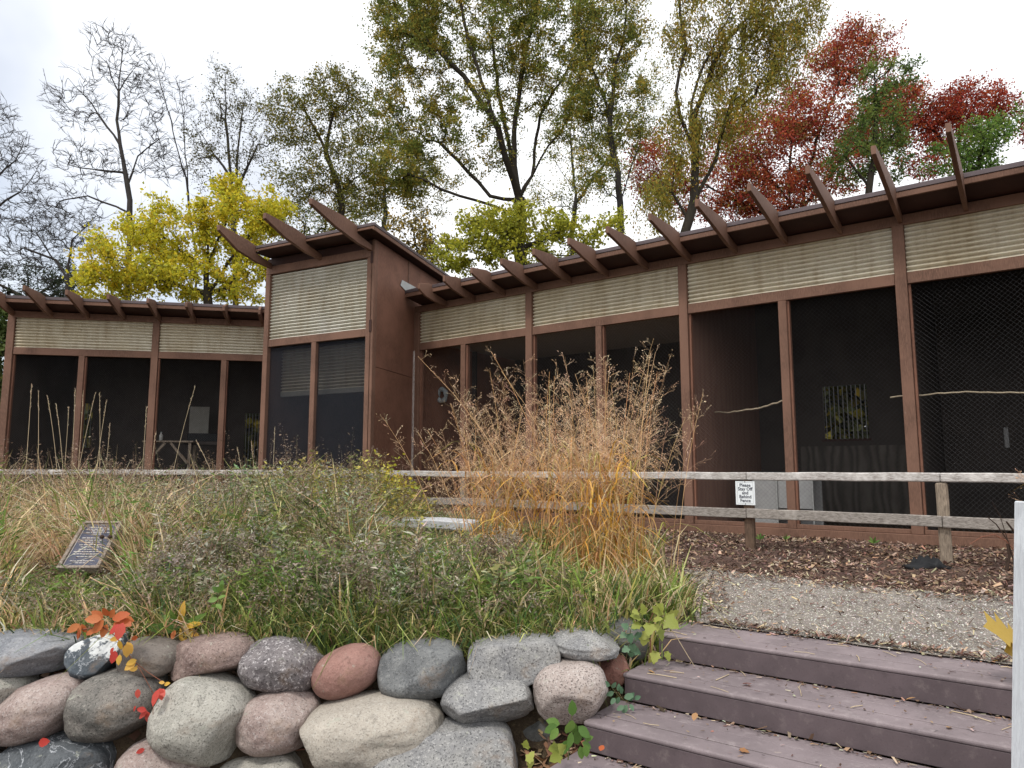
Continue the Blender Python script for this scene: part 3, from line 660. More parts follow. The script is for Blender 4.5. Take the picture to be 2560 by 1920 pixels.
def lathe(prof, sides=10):
    prof = np.array(prof); th = np.arange(sides) * 2 * math.pi / sides
    v = np.stack([prof[:, :1] * np.cos(th), prof[:, :1] * np.sin(th), np.repeat(prof[:, 1:], sides, 1)], -1).reshape(-1, 3)
    i = np.arange(len(prof) - 1)[:, None] * sides; k = np.arange(sides)[None]
    return v, np.stack([i + k, i + (k + 1) % sides, i + sides + (k + 1) % sides, i + sides + k], -1).reshape(-1, 4)
for s, lab in ((2.98, 'pale plastic bottle at the left end of the table'), (3.19, 'clear bottle next to the pale one on the table')):
    bp = np.array(FL.pt(s, -1.7, 1.952)); bt = empty('bottle', bp, lab, 'bottle')
    v, f = lathe([(0.001, 0), (0.05, 0), (0.052, 0.15), (0.02, 0.2), (0.02, 0.225), (0.001, 0.225)]); mesh_np('body', v + bp, f, M['plastic_clear'], bt, smooth=True)
    v, f = lathe([(0.001, 0.226), (0.023, 0.226), (0.023, 0.25), (0.001, 0.25)]); mesh_np('cap', v + bp, f, M['ringm'], bt)
bo = FL.add('notice_board', M['board'], None, 3.55, 4.12, -3.4, -3.36, 2.22, 3.08); tag(bo, 'blank pale board leaning at the back of the left wing', 'board')
bx = FL.add('storage_box', M['black'], None, 3.75, 4.6, -2.6, -2.3, 1.96, 2.2, 0.02); bx.name = 'storage_box'; tag(bx, 'dark box on the table in front of the pale board', 'box')
FLx = FL.add('shelf', M['interior'], None, 3.70, 4.7, -2.7, -2.1, 1.85, 1.955, 0.01); tag(FLx, 'dark wall shelf holding a box inside the left wing', 'shelf')
tk = FR.add('thermometer', M['crate'], None, 11.9, 11.98, -4.19, -4.15, 1.55, 1.95, 0.01); tag(tk, 'narrow grey thermometer on the back wall of the rightmost bay', 'thermometer')

# ---------------------------------------------------------------- rail fence and its notice
fence = empty('rail_fence', (5.275, 8.786, 0), 'long weathered two rail wooden fence running in front of the aviary', 'fence')
fd = np.array([-0.754, 0.657]); fp = [np.array([5.275, 8.786]) + fd * (2.445 * k) for k in range(-2, 4)]
fp += [np.array([-0.95, 14.2]), np.array([-3.35, 14.45]), np.array([-5.7, 15.25]), np.array([-8.1, 15.8]), np.array([-10.5, 16.0]), np.array([-12.9, 16.2]), np.array([-15.3, 16.4])]
for i, p in enumerate(fp):
    zt = 0.985 + 0.03 * (i > 6); m = M['fpost_dark'] if i == 3 else M['fpost']
    b = beam_mesh('post', m, fence, (p[0], p[1], -0.3), (p[0], p[1], zt), 0.13, 0.13, 0.02, roll=0.61, jitter=0.004)
    if i == 3: b['label'] = 'darker brown fence post below the notice sign'
    if i < len(fp) - 1:
        q = fp[i + 1]; d = unit(q - p); nn = np.array([-d[1], d[0]]); nn = nn if nn @ np.array([0, -1]) > 0 else -nn
        za, zb = zt + 0.002, 0.985 + 0.03 * (i + 1 > 6) + 0.002
        beam_mesh('rail', M['rail'], fence, (*(p + d * 0.003), za + 0.058), (*(q - d * 0.003), zb + 0.058), 0.14, 0.112, 0.012, jitter=0.006)
        off = nn * 0.095
        beam_mesh('rail', M['rail_low'], fence, (*(p + off + d * 0.004), 0.515), (*(q + off - d * 0.004), 0.515 + random.uniform(-.01, .01)), 0.05, 0.135, 0.008, jitter=0.004)
FF = Frame(fp[2], -fd, np.array([-0.657, -0.754]))         # s to the right along the fence, o towards the path
sg = empty('notice_sign', FF.pt(-2.45, 0.09, 0.63), 'small white sign reading Please Stay Off and Behind Fence hung between the rails', 'sign')
FF.add('panel', M['sign'], sg, -2.60, -2.315, 0.082, 0.088, 0.635, 0.972, 0)
for a, b, c, d_ in ((-2.575, -2.34, 0.955, 0.957), (-2.575, -2.34, 0.655, 0.657), (-2.575, -2.573, 0.657, 0.955), (-2.342, -2.34, 0.657, 0.955)):
    FF.add('border_line', M['bar'], sg, a, b, 0.0883, 0.0892, c, d_, 0)
def text_mesh(name, body, size, origin, xdir, zdir, mat, parent, extrude=0.0008, align='CENTER', weight=0.0):
    cu = bpy.data.curves.new(name, 'FONT'); cu.body = body; cu.size = size; cu.align_x = align; cu.align_y = 'CENTER'; cu.extrude = extrude; cu.offset = weight; cu.resolution_u = 2
    ob = bpy.data.objects.new(name, cu); COL.objects.link(ob)
    dg = bpy.context.evaluated_depsgraph_get(); me = bpy.data.meshes.new_from_object(ob.evaluated_get(dg))
    COL.objects.unlink(ob); bpy.data.objects.remove(ob)
    xdir, zdir = np.array(xdir, float), np.array(zdir, float); y = np.cross(xdir, zdir)
    v = np.empty(len(me.vertices) * 3, np.float32); me.vertices.foreach_get('co', v); v = v.reshape(-1, 3)
    w = np.array(origin) + v[:, :1] * xdir + v[:, 1:2] * zdir - v[:, 2:3] * y - ORG[parent]
    me.vertices.foreach_set('co', w.astype(np.float32).ravel()); me.update()
    return link_mesh(name, me, mat, parent)
xd = np.array([FF.d[0], FF.d[1], 0])
for k, t in enumerate(('Please', 'Stay Off', 'and', 'Behind', 'Fence')):
    text_mesh('lettering', t, 0.066, FF.pt(-2.457, 0.0895, 0.915 - k * 0.055), xd, (0, 0, 1), M['ink'], sg, weight=0.0012)
for z in (0.963, 0.648):
    FF.add('screw', M['ink'], sg, -2.462, -2.452, 0.088, 0.092, z - 0.007, z + 0.007, 0)

# ---------------------------------------------------------------- steps
st = empty('staircase', (T0[0], T0[1], 0), 'broad dark purple brown composite steps beside the boulder wall', 'steps')
FStep = Frame(T0, DR, NR)
for k in range(5):
    q0 = TREAD * k; z = -RISE * k; s0 = 0.02 * -k; s1 = 3.4
    w = (TREAD + 0.012) / 3
    for j in range(3):
        a = q0 - j * w - 0.002; b = a - w + 0.005
        if k and j == 2: b += 0.012
        o = FStep.add('plank', M['deck'], st, s0 + random.uniform(0, .01), s1, b, a, z - 0.03, z + random.uniform(-.001, .001), 0.0)
        bevel(o, 0.014 if j == 0 else 0.004, 3)
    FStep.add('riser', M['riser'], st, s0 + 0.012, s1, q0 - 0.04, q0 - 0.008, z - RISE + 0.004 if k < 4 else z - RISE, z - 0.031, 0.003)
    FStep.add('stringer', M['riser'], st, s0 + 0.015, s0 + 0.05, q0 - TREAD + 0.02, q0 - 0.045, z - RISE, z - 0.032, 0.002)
wp = beam_mesh('white_post', M['white'], None, (2.178, 3.25, -0.85), (2.358, 3.25, 1.0), 0.10, 0.10, 0.006); tag(wp, 'upright whitewashed post at the right end of the steps', 'post')

# ---------------------------------------------------------------- boulder wall
wall = empty('boulder_wall', (-1.5, 4.7, -0.74), 'dry retaining wall of rounded field boulders along the meadow edge', 'wall')
SM = dict(
    bluegrey=mat_stone('stone_bluegrey', (0.17, 0.18, 0.20), (0.26, 0.265, 0.28), (0.42, 0.42, 0.43), 0.35, 0.3),
    slate=mat_stone('stone_slate', (0.065, 0.08, 0.095), (0.11, 0.125, 0.14), (0.2, 0.21, 0.22), 0.15, 0.2, 0.5, (0.62, 0.64, 0.64)),
    brown=mat_stone('stone_brown', (0.14, 0.12, 0.105), (0.20, 0.175, 0.155), (0.28, 0.25, 0.22), 0.2, 0.3),
    pinkbrown=mat_stone('stone_pinkbrown', (0.20, 0.14, 0.125), (0.29, 0.215, 0.19), (0.42, 0.34, 0.31), 0.5, 0.5),
    pepper=mat_stone('stone_pepper', (0.15, 0.135, 0.14), (0.2, 0.18, 0.18), (0.55, 0.52, 0.52), 0.85, 0.5, scale=0.75),
    red=mat_stone('stone_red', (0.285, 0.155, 0.13), (0.33, 0.19, 0.16), (0.40, 0.26, 0.225), 0.3, 0.25, scale=1.3),
    darkgrey=mat_stone('stone_darkgrey', (0.12, 0.125, 0.13), (0.19, 0.195, 0.195), (0.32, 0.32, 0.31), 0.35, 0.4),
    granite=mat_stone('stone_granite', (0.22, 0.22, 0.225), (0.30, 0.295, 0.285), (0.5, 0.49, 0.47), 0.5, 0.6),
    pale=mat_stone('stone_pale', (0.32, 0.31, 0.275), (0.42, 0.40, 0.355), (0.55, 0.53, 0.49), 0.4, 0.5),
    pink=mat_stone('stone_pink', (0.30, 0.225, 0.205), (0.40, 0.33, 0.30), (0.55, 0.50, 0.48), 0.45, 0.4),
    pinkspeck=mat_stone('stone_pinkspeck', (0.36, 0.30, 0.275), (0.43, 0.37, 0.34), (0.6, 0.56, 0.53), 0.5, 0.75),
    tan=mat_stone('stone_tan', (0.36, 0.325, 0.28), (0.43, 0.39, 0.335), (0.55, 0.53, 0.48), 0.35, 0.35),
    speckgrey=mat_stone('stone_speckgrey', (0.14, 0.135, 0.125), (0.22, 0.20, 0.18), (0.36, 0.34, 0.3), 0.45, 0.5),
    vein=mat_stone('stone_veined', (0.07, 0.08, 0.09), (0.12, 0.13, 0.14), (0.24, 0.25, 0.26), 0.25, 0.3, 0.75),
    redbrown=mat_stone('stone_redbrown', (0.19, 0.085, 0.065), (0.24, 0.12, 0.095), (0.3, 0.18, 0.15), 0.25, 0.3),
    shade=mat_stone('stone_shade', (0.10, 0.10, 0.095), (0.14, 0.14, 0.13), (0.2, 0.2, 0.19), 0.25, 0.3),
)
_ico = {}
def ico(n):
    if n not in _ico:
        bm = bmesh.new(); bmesh.ops.create_icosphere(bm, subdivisions=n, radius=1.0); bm.verts.ensure_lookup_table()
        _ico[n] = (np.array([v.co[:] for v in bm.verts]), np.array([[v.index for v in f.verts] for f in bm.faces])); bm.free()
    return _ico[n]
def lump(v, rg, amp, freqs=(1.6, 3.1, 6.0, 11.0)):
    r = np.zeros(len(v))
    for i, fq in enumerate(freqs):
        for _ in range(4):
            k = rg.normal(size=3); k = k / np.linalg.norm(k) * fq; r += amp * (0.55 ** i) * np.sin(v @ k + rg.uniform(0, 6.28)) / 2
    return r
def boulder(u0, u1, v0, v1, Y, mat, p=2.5, tilt=0.0, depth=None, cuts=(), seed=0, amp=0.035, taper=0.0, rand_cuts=2, label=None, parent=wall, name='stone'):
    rg_ = np.random.default_rng(seed + 11)
    c = atY((u0 + u1) / 2, (v0 + v1) / 2, Y); hx = 0.985 * abs(atY(u1, (v0 + v1) / 2, Y)[0] - atY(u0, (v0 + v1) / 2, Y)[0]) / 2
    hz = abs(atY((u0 + u1) / 2, v0, Y)[2] - atY((u0 + u1) / 2, v1, Y)[2]) / 2 * 0.945
    hy = depth if depth else 0.72 * (hx * hz) ** 0.5 + 0.05
    v, f = ico(5); v = v.copy()
    rr = (np.abs(v) ** p).sum(1) ** (-1.0 / p); v = v * rr[:, None]
    cl = [(np.array(n, float) / np.linalg.norm(n), k) for n, k in cuts]
    for _ in range(rand_cuts):
        n = rg_.normal(size=3); n[1] = -abs(n[1]) - 0.2; n /= np.linalg.norm(n); cl.append((n, rg_.uniform(0.84, 0.97)))
    for n, k in cl:
        d = v @ n - k; v = v - np.where(d > 0, d * 0.9, 0)[:, None] * n
    v *= (1 + lump(v, rg_, amp) + lump(v, rg_, max(amp, 0.02) * 0.26, (13, 19, 27, 39)))[:, None]
    v[:, 2] *= 1 + taper * v[:, 0]
    # fit the outline back to the measured extents, then tilt
    ca, sa = math.cos(tilt), math.sin(tilt)
    v = v * [hx, hy, hz]; v = np.stack([v[:, 0] * ca - v[:, 2] * sa, v[:, 1], v[:, 0] * sa + v[:, 2] * ca], 1)
    v[:, 0] *= 2 * hx / np.ptp(v[:, 0]); v[:, 2] *= 2 * hz / np.ptp(v[:, 2])
    v[:, 0] -= (v[:, 0].max() + v[:, 0].min()) / 2; v[:, 2] -= (v[:, 2].max() + v[:, 2].min()) / 2
    me = bpy.data.meshes.new(name); me.vertices.add(len(v)); me.vertices.foreach_set('co', v.astype(np.float32).ravel())
    me.loops.add(f.size); me.loops.foreach_set('vertex_index', f.astype(np.int32).ravel()); me.polygons.add(len(f))
    me.polygons.foreach_set('loop_start', np.arange(0, f.size, 3, dtype=np.int32)); me.update(calc_edges=True)
    me.polygons.foreach_set('use_smooth', np.ones(len(f), bool))
    o = link_mesh(name, me, SM[mat], parent); o.location = Vector(c - ORG[parent]); ORG[o] = c
    if label: o['label'] = label
    return o
YT, YM, YB = 4.82, 4.68, 4.55
B = boulder
B(-60, 194, 1580, 1678, YT, 'bluegrey', 4.0, -0.03, 0.28, [((0.6, 0, 1), 1.05)], 1, 0.03, label='flat blue grey slab stone')
B(188, 314, 1582, 1694, YT, 'slate', 3.2, 0.35, 0.24, [((1, 0, -1), 0.75), ((0.3, -1, 0.4), 0.6)], 2, 0.04, label='dark slate stone with white lichen on top')
B(316, 464, 1588, 1696, YT, 'brown', 2.8, -0.15, 0.24, [((1, 0, -0.7), 0.85)], 3, 0.04)
B(427, 636, 1583, 1700, YT, 'pinkbrown', 3.0, 0.1, 0.26, [((0.3, -0.5, -1), 0.72)], 4, 0.04)
B(602, 816, 1588, 1728, YT, 'pepper', 2.6, -0.1, 0.27, [((0.8, 0, 1), 0.9)], 5, 0.04, label='salt and pepper speckled stone')
B(780, 955, 1607, 1747, YT - 0.03, 'red', 2.15, 0.45, 0.24, [], 6, 0.012, rand_cuts=0, label='smooth egg shaped red stone')
B(946, 1169, 1597, 1747, YT, 'darkgrey', 2.9, 0.12, 0.28, [], 7, 0.03, label='smooth dark grey stone')
B(1166, 1405, 1588, 1713, YT, 'granite', 4.0, 0.10, 0.30, [((0.5, 0, -1), 0.8), ((0, -1, 0.12), 0.6)], 8, 0.02, 0.0, 1, label='angular two tone granite slab')
B(1372, 1552, 1571, 1645, YT + 0.1, 'granite', 2.6, -0.12, 0.3, [((1, 0, 0.8), 0.75)], 9, 0.05, label='flat grey capstone')
B(1478, 1618, 1536, 1668, 5.28, 'shade', 2.2, -0.3, 0.26, [], 10, 0.02, label='dark round boulder behind the capstone')
B(1470, 1572, 1630, 1715, 5.02, 'redbrown', 2.8, 0.3, 0.22, [((1, 0, -1), 0.8)], 11, 0.03, label='small red brown stone beside the steps')
B(-120, 74, 1660, 1774, YM, 'pale', 2.4, -0.2, 0.3, [], 12, 0.03)
B(-2, 224, 1680, 1852, YM - 0.03, 'pink', 2.4, 0.35, 0.3, [], 13, 0.035)
B(193, 415, 1668, 1850, YM, 'speckgrey', 2.9, 0.1, 0.3, [], 14, 0.035)
B(394, 640, 1678, 1901, YM - 0.05, 'pale', 2.6, -0.35, 0.33, [], 15, 0.03, label='large pale round stone')
B(597, 803, 1715, 1879, YM, 'pink', 2.4, 0.15, 0.28, [], 16, 0.04)
B(744, 1114, 1733, 1925, YM - 0.08, 'tan', 2.5, 0.08, 0.36, [((1, 0, -0.8), 0.95)], 17, 0.03, label='biggest stone, long and tan coloured')
B(1100, 1336, 1684, 1822, YM, 'granite', 3.0, 0.12, 0.3, [((0.2, -1, -0.6), 0.6)], 18, 0.05)
B(1330, 1521, 1641, 1800, YM + 0.02, 'pinkspeck', 2.6, 0.1, 0.3, [((-0.7, 0, -1), 0.95), ((1, 0, -0.9), 0.98)], 19, 0.03, label='pale pink speckled stone next to the steps')
B(1290, 1420, 1765, 1860, YM + 0.14, 'shade', 3.0, 0.0, 0.2, [], 20, 0.04)
B(-20, 292, 1826, 2040, YB, 'vein', 2.5, 0.1, 0.33, [], 21, 0.03, label='dark stone laced with white veins')
B(284, 534, 1834, 2060, YB, 'pink', 2.3, -0.15, 0.3, [], 22, 0.035)
B(520, 775, 1875, 2080, YB, 'pale', 3.0, 0.12, 0.3, [], 23, 0.05)
B(850, 1300, 1806, 2060, YB - 0.1, 'granite', 3.6, 0.18, 0.36, [((0.2, -1, 0.5), 0.65)], 24, 0.03, label='big grey block at the foot of the wall')
B(760, 900, 1930, 2080, YB - 0.02, 'brown', 2.6, 0, 0.26, [], 25, 0.04)
B(-160, -10, 1800, 2040, YB, 'brown', 2.6, 0, 0.26, [], 26, 0.04)
B(-330, -55, 1590, 1690, YT, 'granite', 2.8, 0, 0.28, [], 27, 0.04); B(-340, -110, 1690, 1840, YM, 'pinkbrown', 2.6, 0, 0.28, [], 28, 0.04)
# small filler stones wedged behind the faces
mb = MB()
for k in range(170):
    x = rng.uniform(-3.6, 0.5); z = rng.uniform(-0.7, -0.06); c = np.array([x, 4.98 + z * 0.25 + rng.uniform(-0.05, 0.1), z])
    v, f = ico(2); r_ = rng.uniform(0.025, 0.08); v = v * (1 + lump(v, rng, 0.12))[:, None] * [r_ * 1.3, r_, r_ * 0.8]
    col = pick([(0.10, 0.09, 0.08), (0.15, 0.13, 0.11), (0.07, 0.06, 0.055)], 1, rng)[0]; mb.add(v + c, f, col)
fs_ = mb.build('rubble_fill', M['chips'], wall); fs_['kind'] = 'stuff'
# dead leaves caught in the gaps and at the foot of the wall
n = 520; x = np.concatenate([rng.uniform(-3.4, 0.4, 300), rng.uniform(0.05, 0.48, 220)]); y = np.concatenate([4.66 + rng.uniform(-0.06, 0.2, 300), rng.uniform(4.2, 4.62, 220)])
rg = np.random.default_rng(21)
z = ground_z(x, y) + 0.02
ch = chips('leaf_litter', np.stack([x, y], 1), 0.06, 0.018, [(0.20, 0.10, 0.06), (0.30, 0.17, 0.10), (0.13, 0.075, 0.05), (0.36, 0.25, 0.16)], tilt=0.5, zf=z)

# ---------------------------------------------------------------- trees
def tree(name, label, base_r, stems, crowns, n_attr, leaf=None, bark='bark', seed=0, seg=0.55, droop=0.0, tipr=0.0045, twig=2, e=1.8, group=None, up=0.3, wob=0.7, gap=-1.15):
    """stems: polylines of world points (first starts on the ground); crowns: (centre, radii, weight)"""
    rg_ = np.random.default_rng(seed + 100)
    pos, par = [np.array(stems[0][0], float)], [-1]
    def add_line(start, pts, jit):
        cur = start
        for q in pts:
            a = pos[cur]; d = np.array(q, float) - a; L = np.linalg.norm(d); k = max(1, int(L / seg))
            for j in range(1, k + 1):
                p_ = a + d * j / k + (rg_.normal(0, jit * min(1, L), 3) if j < k else 0); pos.append(p_); par.append(cur); cur = len(pos) - 1
        return cur
    for i, s in enumerate(stems):
        if i == 0: add_line(0, s[1:], 0.03)
        else:
            P_ = np.array(pos); j = int(np.argmin(((P_ - np.array(s[0])) ** 2).sum(1))); add_line(j, s[1:], 0.03)
    w = np.array([c[2] for c in crowns], float); w /= w.sum(); tg = []
    for (c, r, _), wi in zip(crowns, w):
        m = int(round(n_attr * wi)); d = unit(rg_.normal(size=(m, 3))); rad = rg_.uniform(0.12, 1, (m, 1)) ** (1 / 2.4)
        q = np.array(c) + d * rad * np.array(r) * rg_.uniform(0.8, 1.12, (m, 1))
        sc = 1.15 / max(0.6, min(r)); w1 = q @ (rg_.normal(size=(3, 3)) * sc * 2.2) + rg_.uniform(0, 6.28, 3)
        tg.append(q[np.sin(w1).sum(1) > gap])
    tg = np.concatenate(tg); P_ = np.array(pos)
    dd = np.sqrt(((tg[:, None] - P_[None]) ** 2).sum(-1)).min(1); tg = tg[np.argsort(dd)]
    arr = np.zeros((len(pos) + len(tg) * 14, 3)); arr[:len(pos)] = P_; nn = len(pos); tips = []
    for q in tg:
        D = arr[:nn] - q; d2 = np.sqrt((D ** 2).sum(1)) + np.maximum(0, D[:, 2]) * 0.9; j = int(np.argmin(d2)); a = arr[j]; L = np.linalg.norm(q - a)
        k = int(min(10, max(2, L / (seg * 0.8)))); pd = unit(a - arr[par[j]]) if par[j] >= 0 else np.array([0, 0, 1.0])
        ctl = a + (q - a) * 0.45 + (pd * 0.22 + np.array([0, 0, up])) * L * 0.5 + rg_.normal(0, 0.08 * L * wob, 3); cur = j
        for t in np.arange(1, k + 1) / k:
            p_ = (1 - t) ** 2 * a + 2 * t * (1 - t) * ctl + t * t * q + rg_.normal(0, 0.022 * L * wob, 3) * (t < 1)
            arr[nn] = p_; par.append(cur); cur = nn; nn += 1
        tips.append(cur)
    arr = arr[:nn]; tips = np.array(tips); par = np.array(par)
    acc = np.zeros(nn); ischild = np.zeros(nn, bool); ischild[par[par >= 0]] = True
    r0 = base_r / (len(tips) ** (1 / e)); acc[~ischild] = r0 ** e
    for i in range(nn - 1, 0, -1): acc[par[i]] += acc[i]
    rad = np.maximum(acc ** (1 / e), tipr)
    root = empty(name, stems[0][0], label, 'tree', group)
    i = np.arange(1, nn); pr = par[i]; rp = np.minimum(rad[pr], rad[i] * 1.25)
    mb = MB(); thick = rad[i] > 0.035
    for msk, sd in ((thick, 7), (~thick, 3)):
        if msk.any():
            a_, b_ = arr[pr[msk]], arr[i[msk]]; ext = unit(b_ - a_) * (rad[i[msk]] * 0.35)[:, None]
            v, f = prisms(a_ - ext, b_ + ext, rp[msk], rad[i[msk]], sd); mb.add(v, f)
    if twig:
        T = np.repeat(arr[tips], twig, 0); tp = np.repeat(arr[tips] - arr[par[tips]], twig, 0)
        T0_ = T - tp * rg_.uniform(0, 1.6, (len(T), 1)); d = unit(tp) * 0.7 + rg_.normal(0, 0.5 * min(1, wob + 0.1), T.shape) + [0, 0, 0.35]; E_ = T0_ + unit(d) * rg_.uniform(0.25, 0.75, (len(T), 1)) * seg
        v, f = prisms(T0_, E_, tipr * 0.8, tipr * 0.5, 3); mb.add(v, f)
    mb.build('trunk', M[bark], root, smooth=True)
    if leaf:
        k = leaf['n']; spread = leaf['spread']; nT = len(tips)
        cl = rg_.uniform(0, 1, nT); A0 = np.repeat(tips, k); A1 = par[A0]; A2 = np.maximum(par[A1], 0); A3 = np.maximum(par[A2], 0)
        tt = rg_.uniform(0, 1, len(A0)) ** 1.25 * 2.6; T = arr[A0]; chain = np.stack([arr[A0], arr[A1], arr[A2], arr[A3]], 1); ii = tt.astype(int); fr = (tt - ii)[:, None]; ar = np.arange(len(A0))
        cen = chain[ar, ii] * (1 - fr) + chain[ar, ii + 1] * fr + rg_.normal(0, spread * 0.46, T.shape) * [1, 1, leaf.get('flat', 0.8)]
        d = rg_.normal(size=T.shape) + [0, 0, -leaf.get('hang', 0.3)]
        if droop: cen[:, 2] -= rg_.exponential(droop, len(T)); d += [0, 0, -1.6]
        pal = np.array(leaf['pal']); pi = np.clip(np.repeat(cl, k) + rg_.normal(0, 0.18, len(T)), 0, 0.999); C_ = pal[(pi * len(pal)).astype(int)]
        C_ = np.clip(C_ * (1 + rg_.normal(0, 0.18, (len(T), 1))), 0.004, 0.9)
        keep = rg_.uniform(0, 1, len(T)) < np.repeat(0.06 + 0.94 * rg_.uniform(0, 1, nT) ** 1.4, k) * leaf.get('dens', 1.0)
        sz = leaf['size'] * rg_.uniform(0.6, 1.35, len(T))
        v, f, c_ = leaf_quads(cen[keep], d[keep], sz[keep], sz[keep] * leaf.get('wid', 0.3), C_[keep], rg_)
        mesh_np('crown', v, f, M['leaf'], root, c_)
    return root
def px(u, v, Y): return tuple(atY(u, v, Y))
def gp(u, Y): x = (u - 1280) / FPX * Y * 1.0; return (x, Y, 0.0)
def blob(u, v, Y, ru, rv, ry, w):
    k = Y / FPX; return (np.array(px(u, v, Y)), (ru * k, ry, rv * k), w)
OLIVE = [(0.14, 0.18, 0.04), (0.18, 0.215, 0.045), (0.24, 0.25, 0.048), (0.31, 0.285, 0.052), (0.42, 0.31, 0.05)]
YEL = [(0.56, 0.53, 0.04), (0.64, 0.58, 0.045), (0.70, 0.60, 0.05), (0.48, 0.50, 0.06), (0.70, 0.54, 0.045)]
YGR = [(0.36, 0.38, 0.04), (0.46, 0.45, 0.045), (0.52, 0.48, 0.05), (0.32, 0.34, 0.05)]
RED = [(0.36, 0.055, 0.042), (0.46, 0.09, 0.045), (0.56, 0.17, 0.055), (0.42, 0.10, 0.045), (0.26, 0.05, 0.038), (0.30, 0.20, 0.06)]
GRN = [(0.09, 0.16, 0.04), (0.13, 0.20, 0.05), (0.16, 0.23, 0.055), (0.20, 0.24, 0.05)]

Yc = 27
tree('tall_tree', 'tallest olive green tree with many dark fanning stems behind the tower', 0.40,
     [[gp(1300, Yc), px(1300, 700, Yc), px(1298, 500, Yc), px(1285, 420, Yc), px(1285, 330, Yc), px(1310, 150, Yc), px(1345, 0, Yc), px(1360, -120, Yc)],
      [px(1298, 500, Yc), px(1265, 400, Yc - 1), px(1245, 320, Yc - 1.5), px(1180, 130, Yc - 2), px(1130, -60, Yc - 2)],
      [px(1300, 500, Yc), px(1330, 440, Yc), px(1350, 290, Yc + 1), px(1420, 170, Yc + 1), px(1480, 20, Yc + 1)],
      [px(1310, 510, Yc), px(1350, 400, Yc - 1), px(1420, 300, Yc - 1.5), px(1500, 240, Yc - 2)],
      [px(1290, 520, Yc), px(1225, 490, Yc), px(1170, 430, Yc), px(1080, 330, Yc)],
      [px(1285, 530, Yc), px(1150, 490, Yc - 1), px(1020, 435, Yc - 1.5)],
      [px(1285, 420, Yc), px(1250, 250, Yc + 1.5), px(1230, 100, Yc + 2), px(1250, -60, Yc + 2)],
      [px(1245, 320, Yc - 1), px(1160, 190, Yc - 1), px(1050, 80, Yc - 1)]],
     [blob(1180, 60, Yc, 260, 210, 3.2, 3.2), blob(1030, 230, Yc, 140, 180, 2.8, 2.0), blob(1010, 20, Yc, 110, 140, 2.5, 1.3), blob(1000, 420, Yc - 0.5, 100, 90, 2, 0.8),
      blob(1190, 330, Yc, 140, 120, 3, 0.9), blob(1390, 130, Yc, 150, 200, 3, 1.7), blob(1440, 330, Yc - 1, 90, 90, 2, 0.4), blob(1300, -120, Yc, 350, 120, 3, 1.4)],
     3000, dict(n=92, spread=0.26, size=0.10, pal=OLIVE), seed=1)
tree('thin_tree', 'slender sparse tree with a pale crooked trunk right of the tallest tree', 0.2,
     [[gp(1560, 25), px(1560, 620, 25), px(1545, 430, 25), px(1525, 330, 25), px(1520, 270, 25), px(1470, 150, 25), px(1450, 40, 25)],
      [px(1525, 300, 25), px(1535, 200, 25), px(1560, 80, 25), px(1570, -30, 25)], [px(1545, 430, 25), px(1450, 360, 25), px(1410, 300, 25)], [px(1550, 500, 25), px(1600, 360, 25)]],
     [blob(1530, 60, 25, 120, 150, 2, 2.2), blob(1560, 280, 25, 90, 130, 1.6, 1), blob(1450, 200, 25, 60, 110, 1.5, 0.6), blob(1480, 430, 25, 80, 70, 1.5, 0.4)],
     900, dict(n=64, spread=0.25, size=0.095, pal=OLIVE), 'bark_grey', 2)
tree('willow_tree', 'twisted dark trunked tree with drooping yellow olive foliage in front of the red one', 0.26,
     [[gp(1690, 22), px(1695, 640, 22), px(1735, 500, 22), px(1738, 380, 22), px(1700, 290, 22), px(1690, 230, 22), px(1715, 120, 22), px(1700, 0, 22), px(1690, -80, 22)],
      [px(1737, 370, 22), px(1728, 260, 22), px(1760, 160, 22), px(1830, 20, 22)], [px(1735, 480, 22), px(1790, 400, 22), px(1815, 300, 22), px(1850, 200, 22)],
      [px(1738, 300, 22), px(1800, 130, 22.5), px(1900, 0, 22.5)], [px(1712, 560, 22), px(1680, 480, 22), px(1690, 380, 22)]],
     [blob(1880, 130, 22, 150, 110, 1.8, 2.4), blob(1960, 20, 22, 120, 90, 1.8, 1.8), blob(1760, 40, 22, 140, 110, 1.8, 1.6), blob(1800, 270, 22, 110, 90, 1.6, 1.3),
      blob(1700, 330, 22, 70, 130, 1.2, 0.9), blob(1640, 490, 22, 60, 80, 1.2, 0.6), blob(1790, -100, 22, 220, 80, 1.8, 1)],
     2000, dict(n=62, spread=0.2, size=0.10, wid=0.24, dens=0.9, pal=[(0.25, 0.24, 0.045), (0.32, 0.28, 0.048), (0.40, 0.32, 0.052), (0.22, 0.24, 0.048), (0.44, 0.28, 0.045)]), 'bark', 3, droop=0.35)
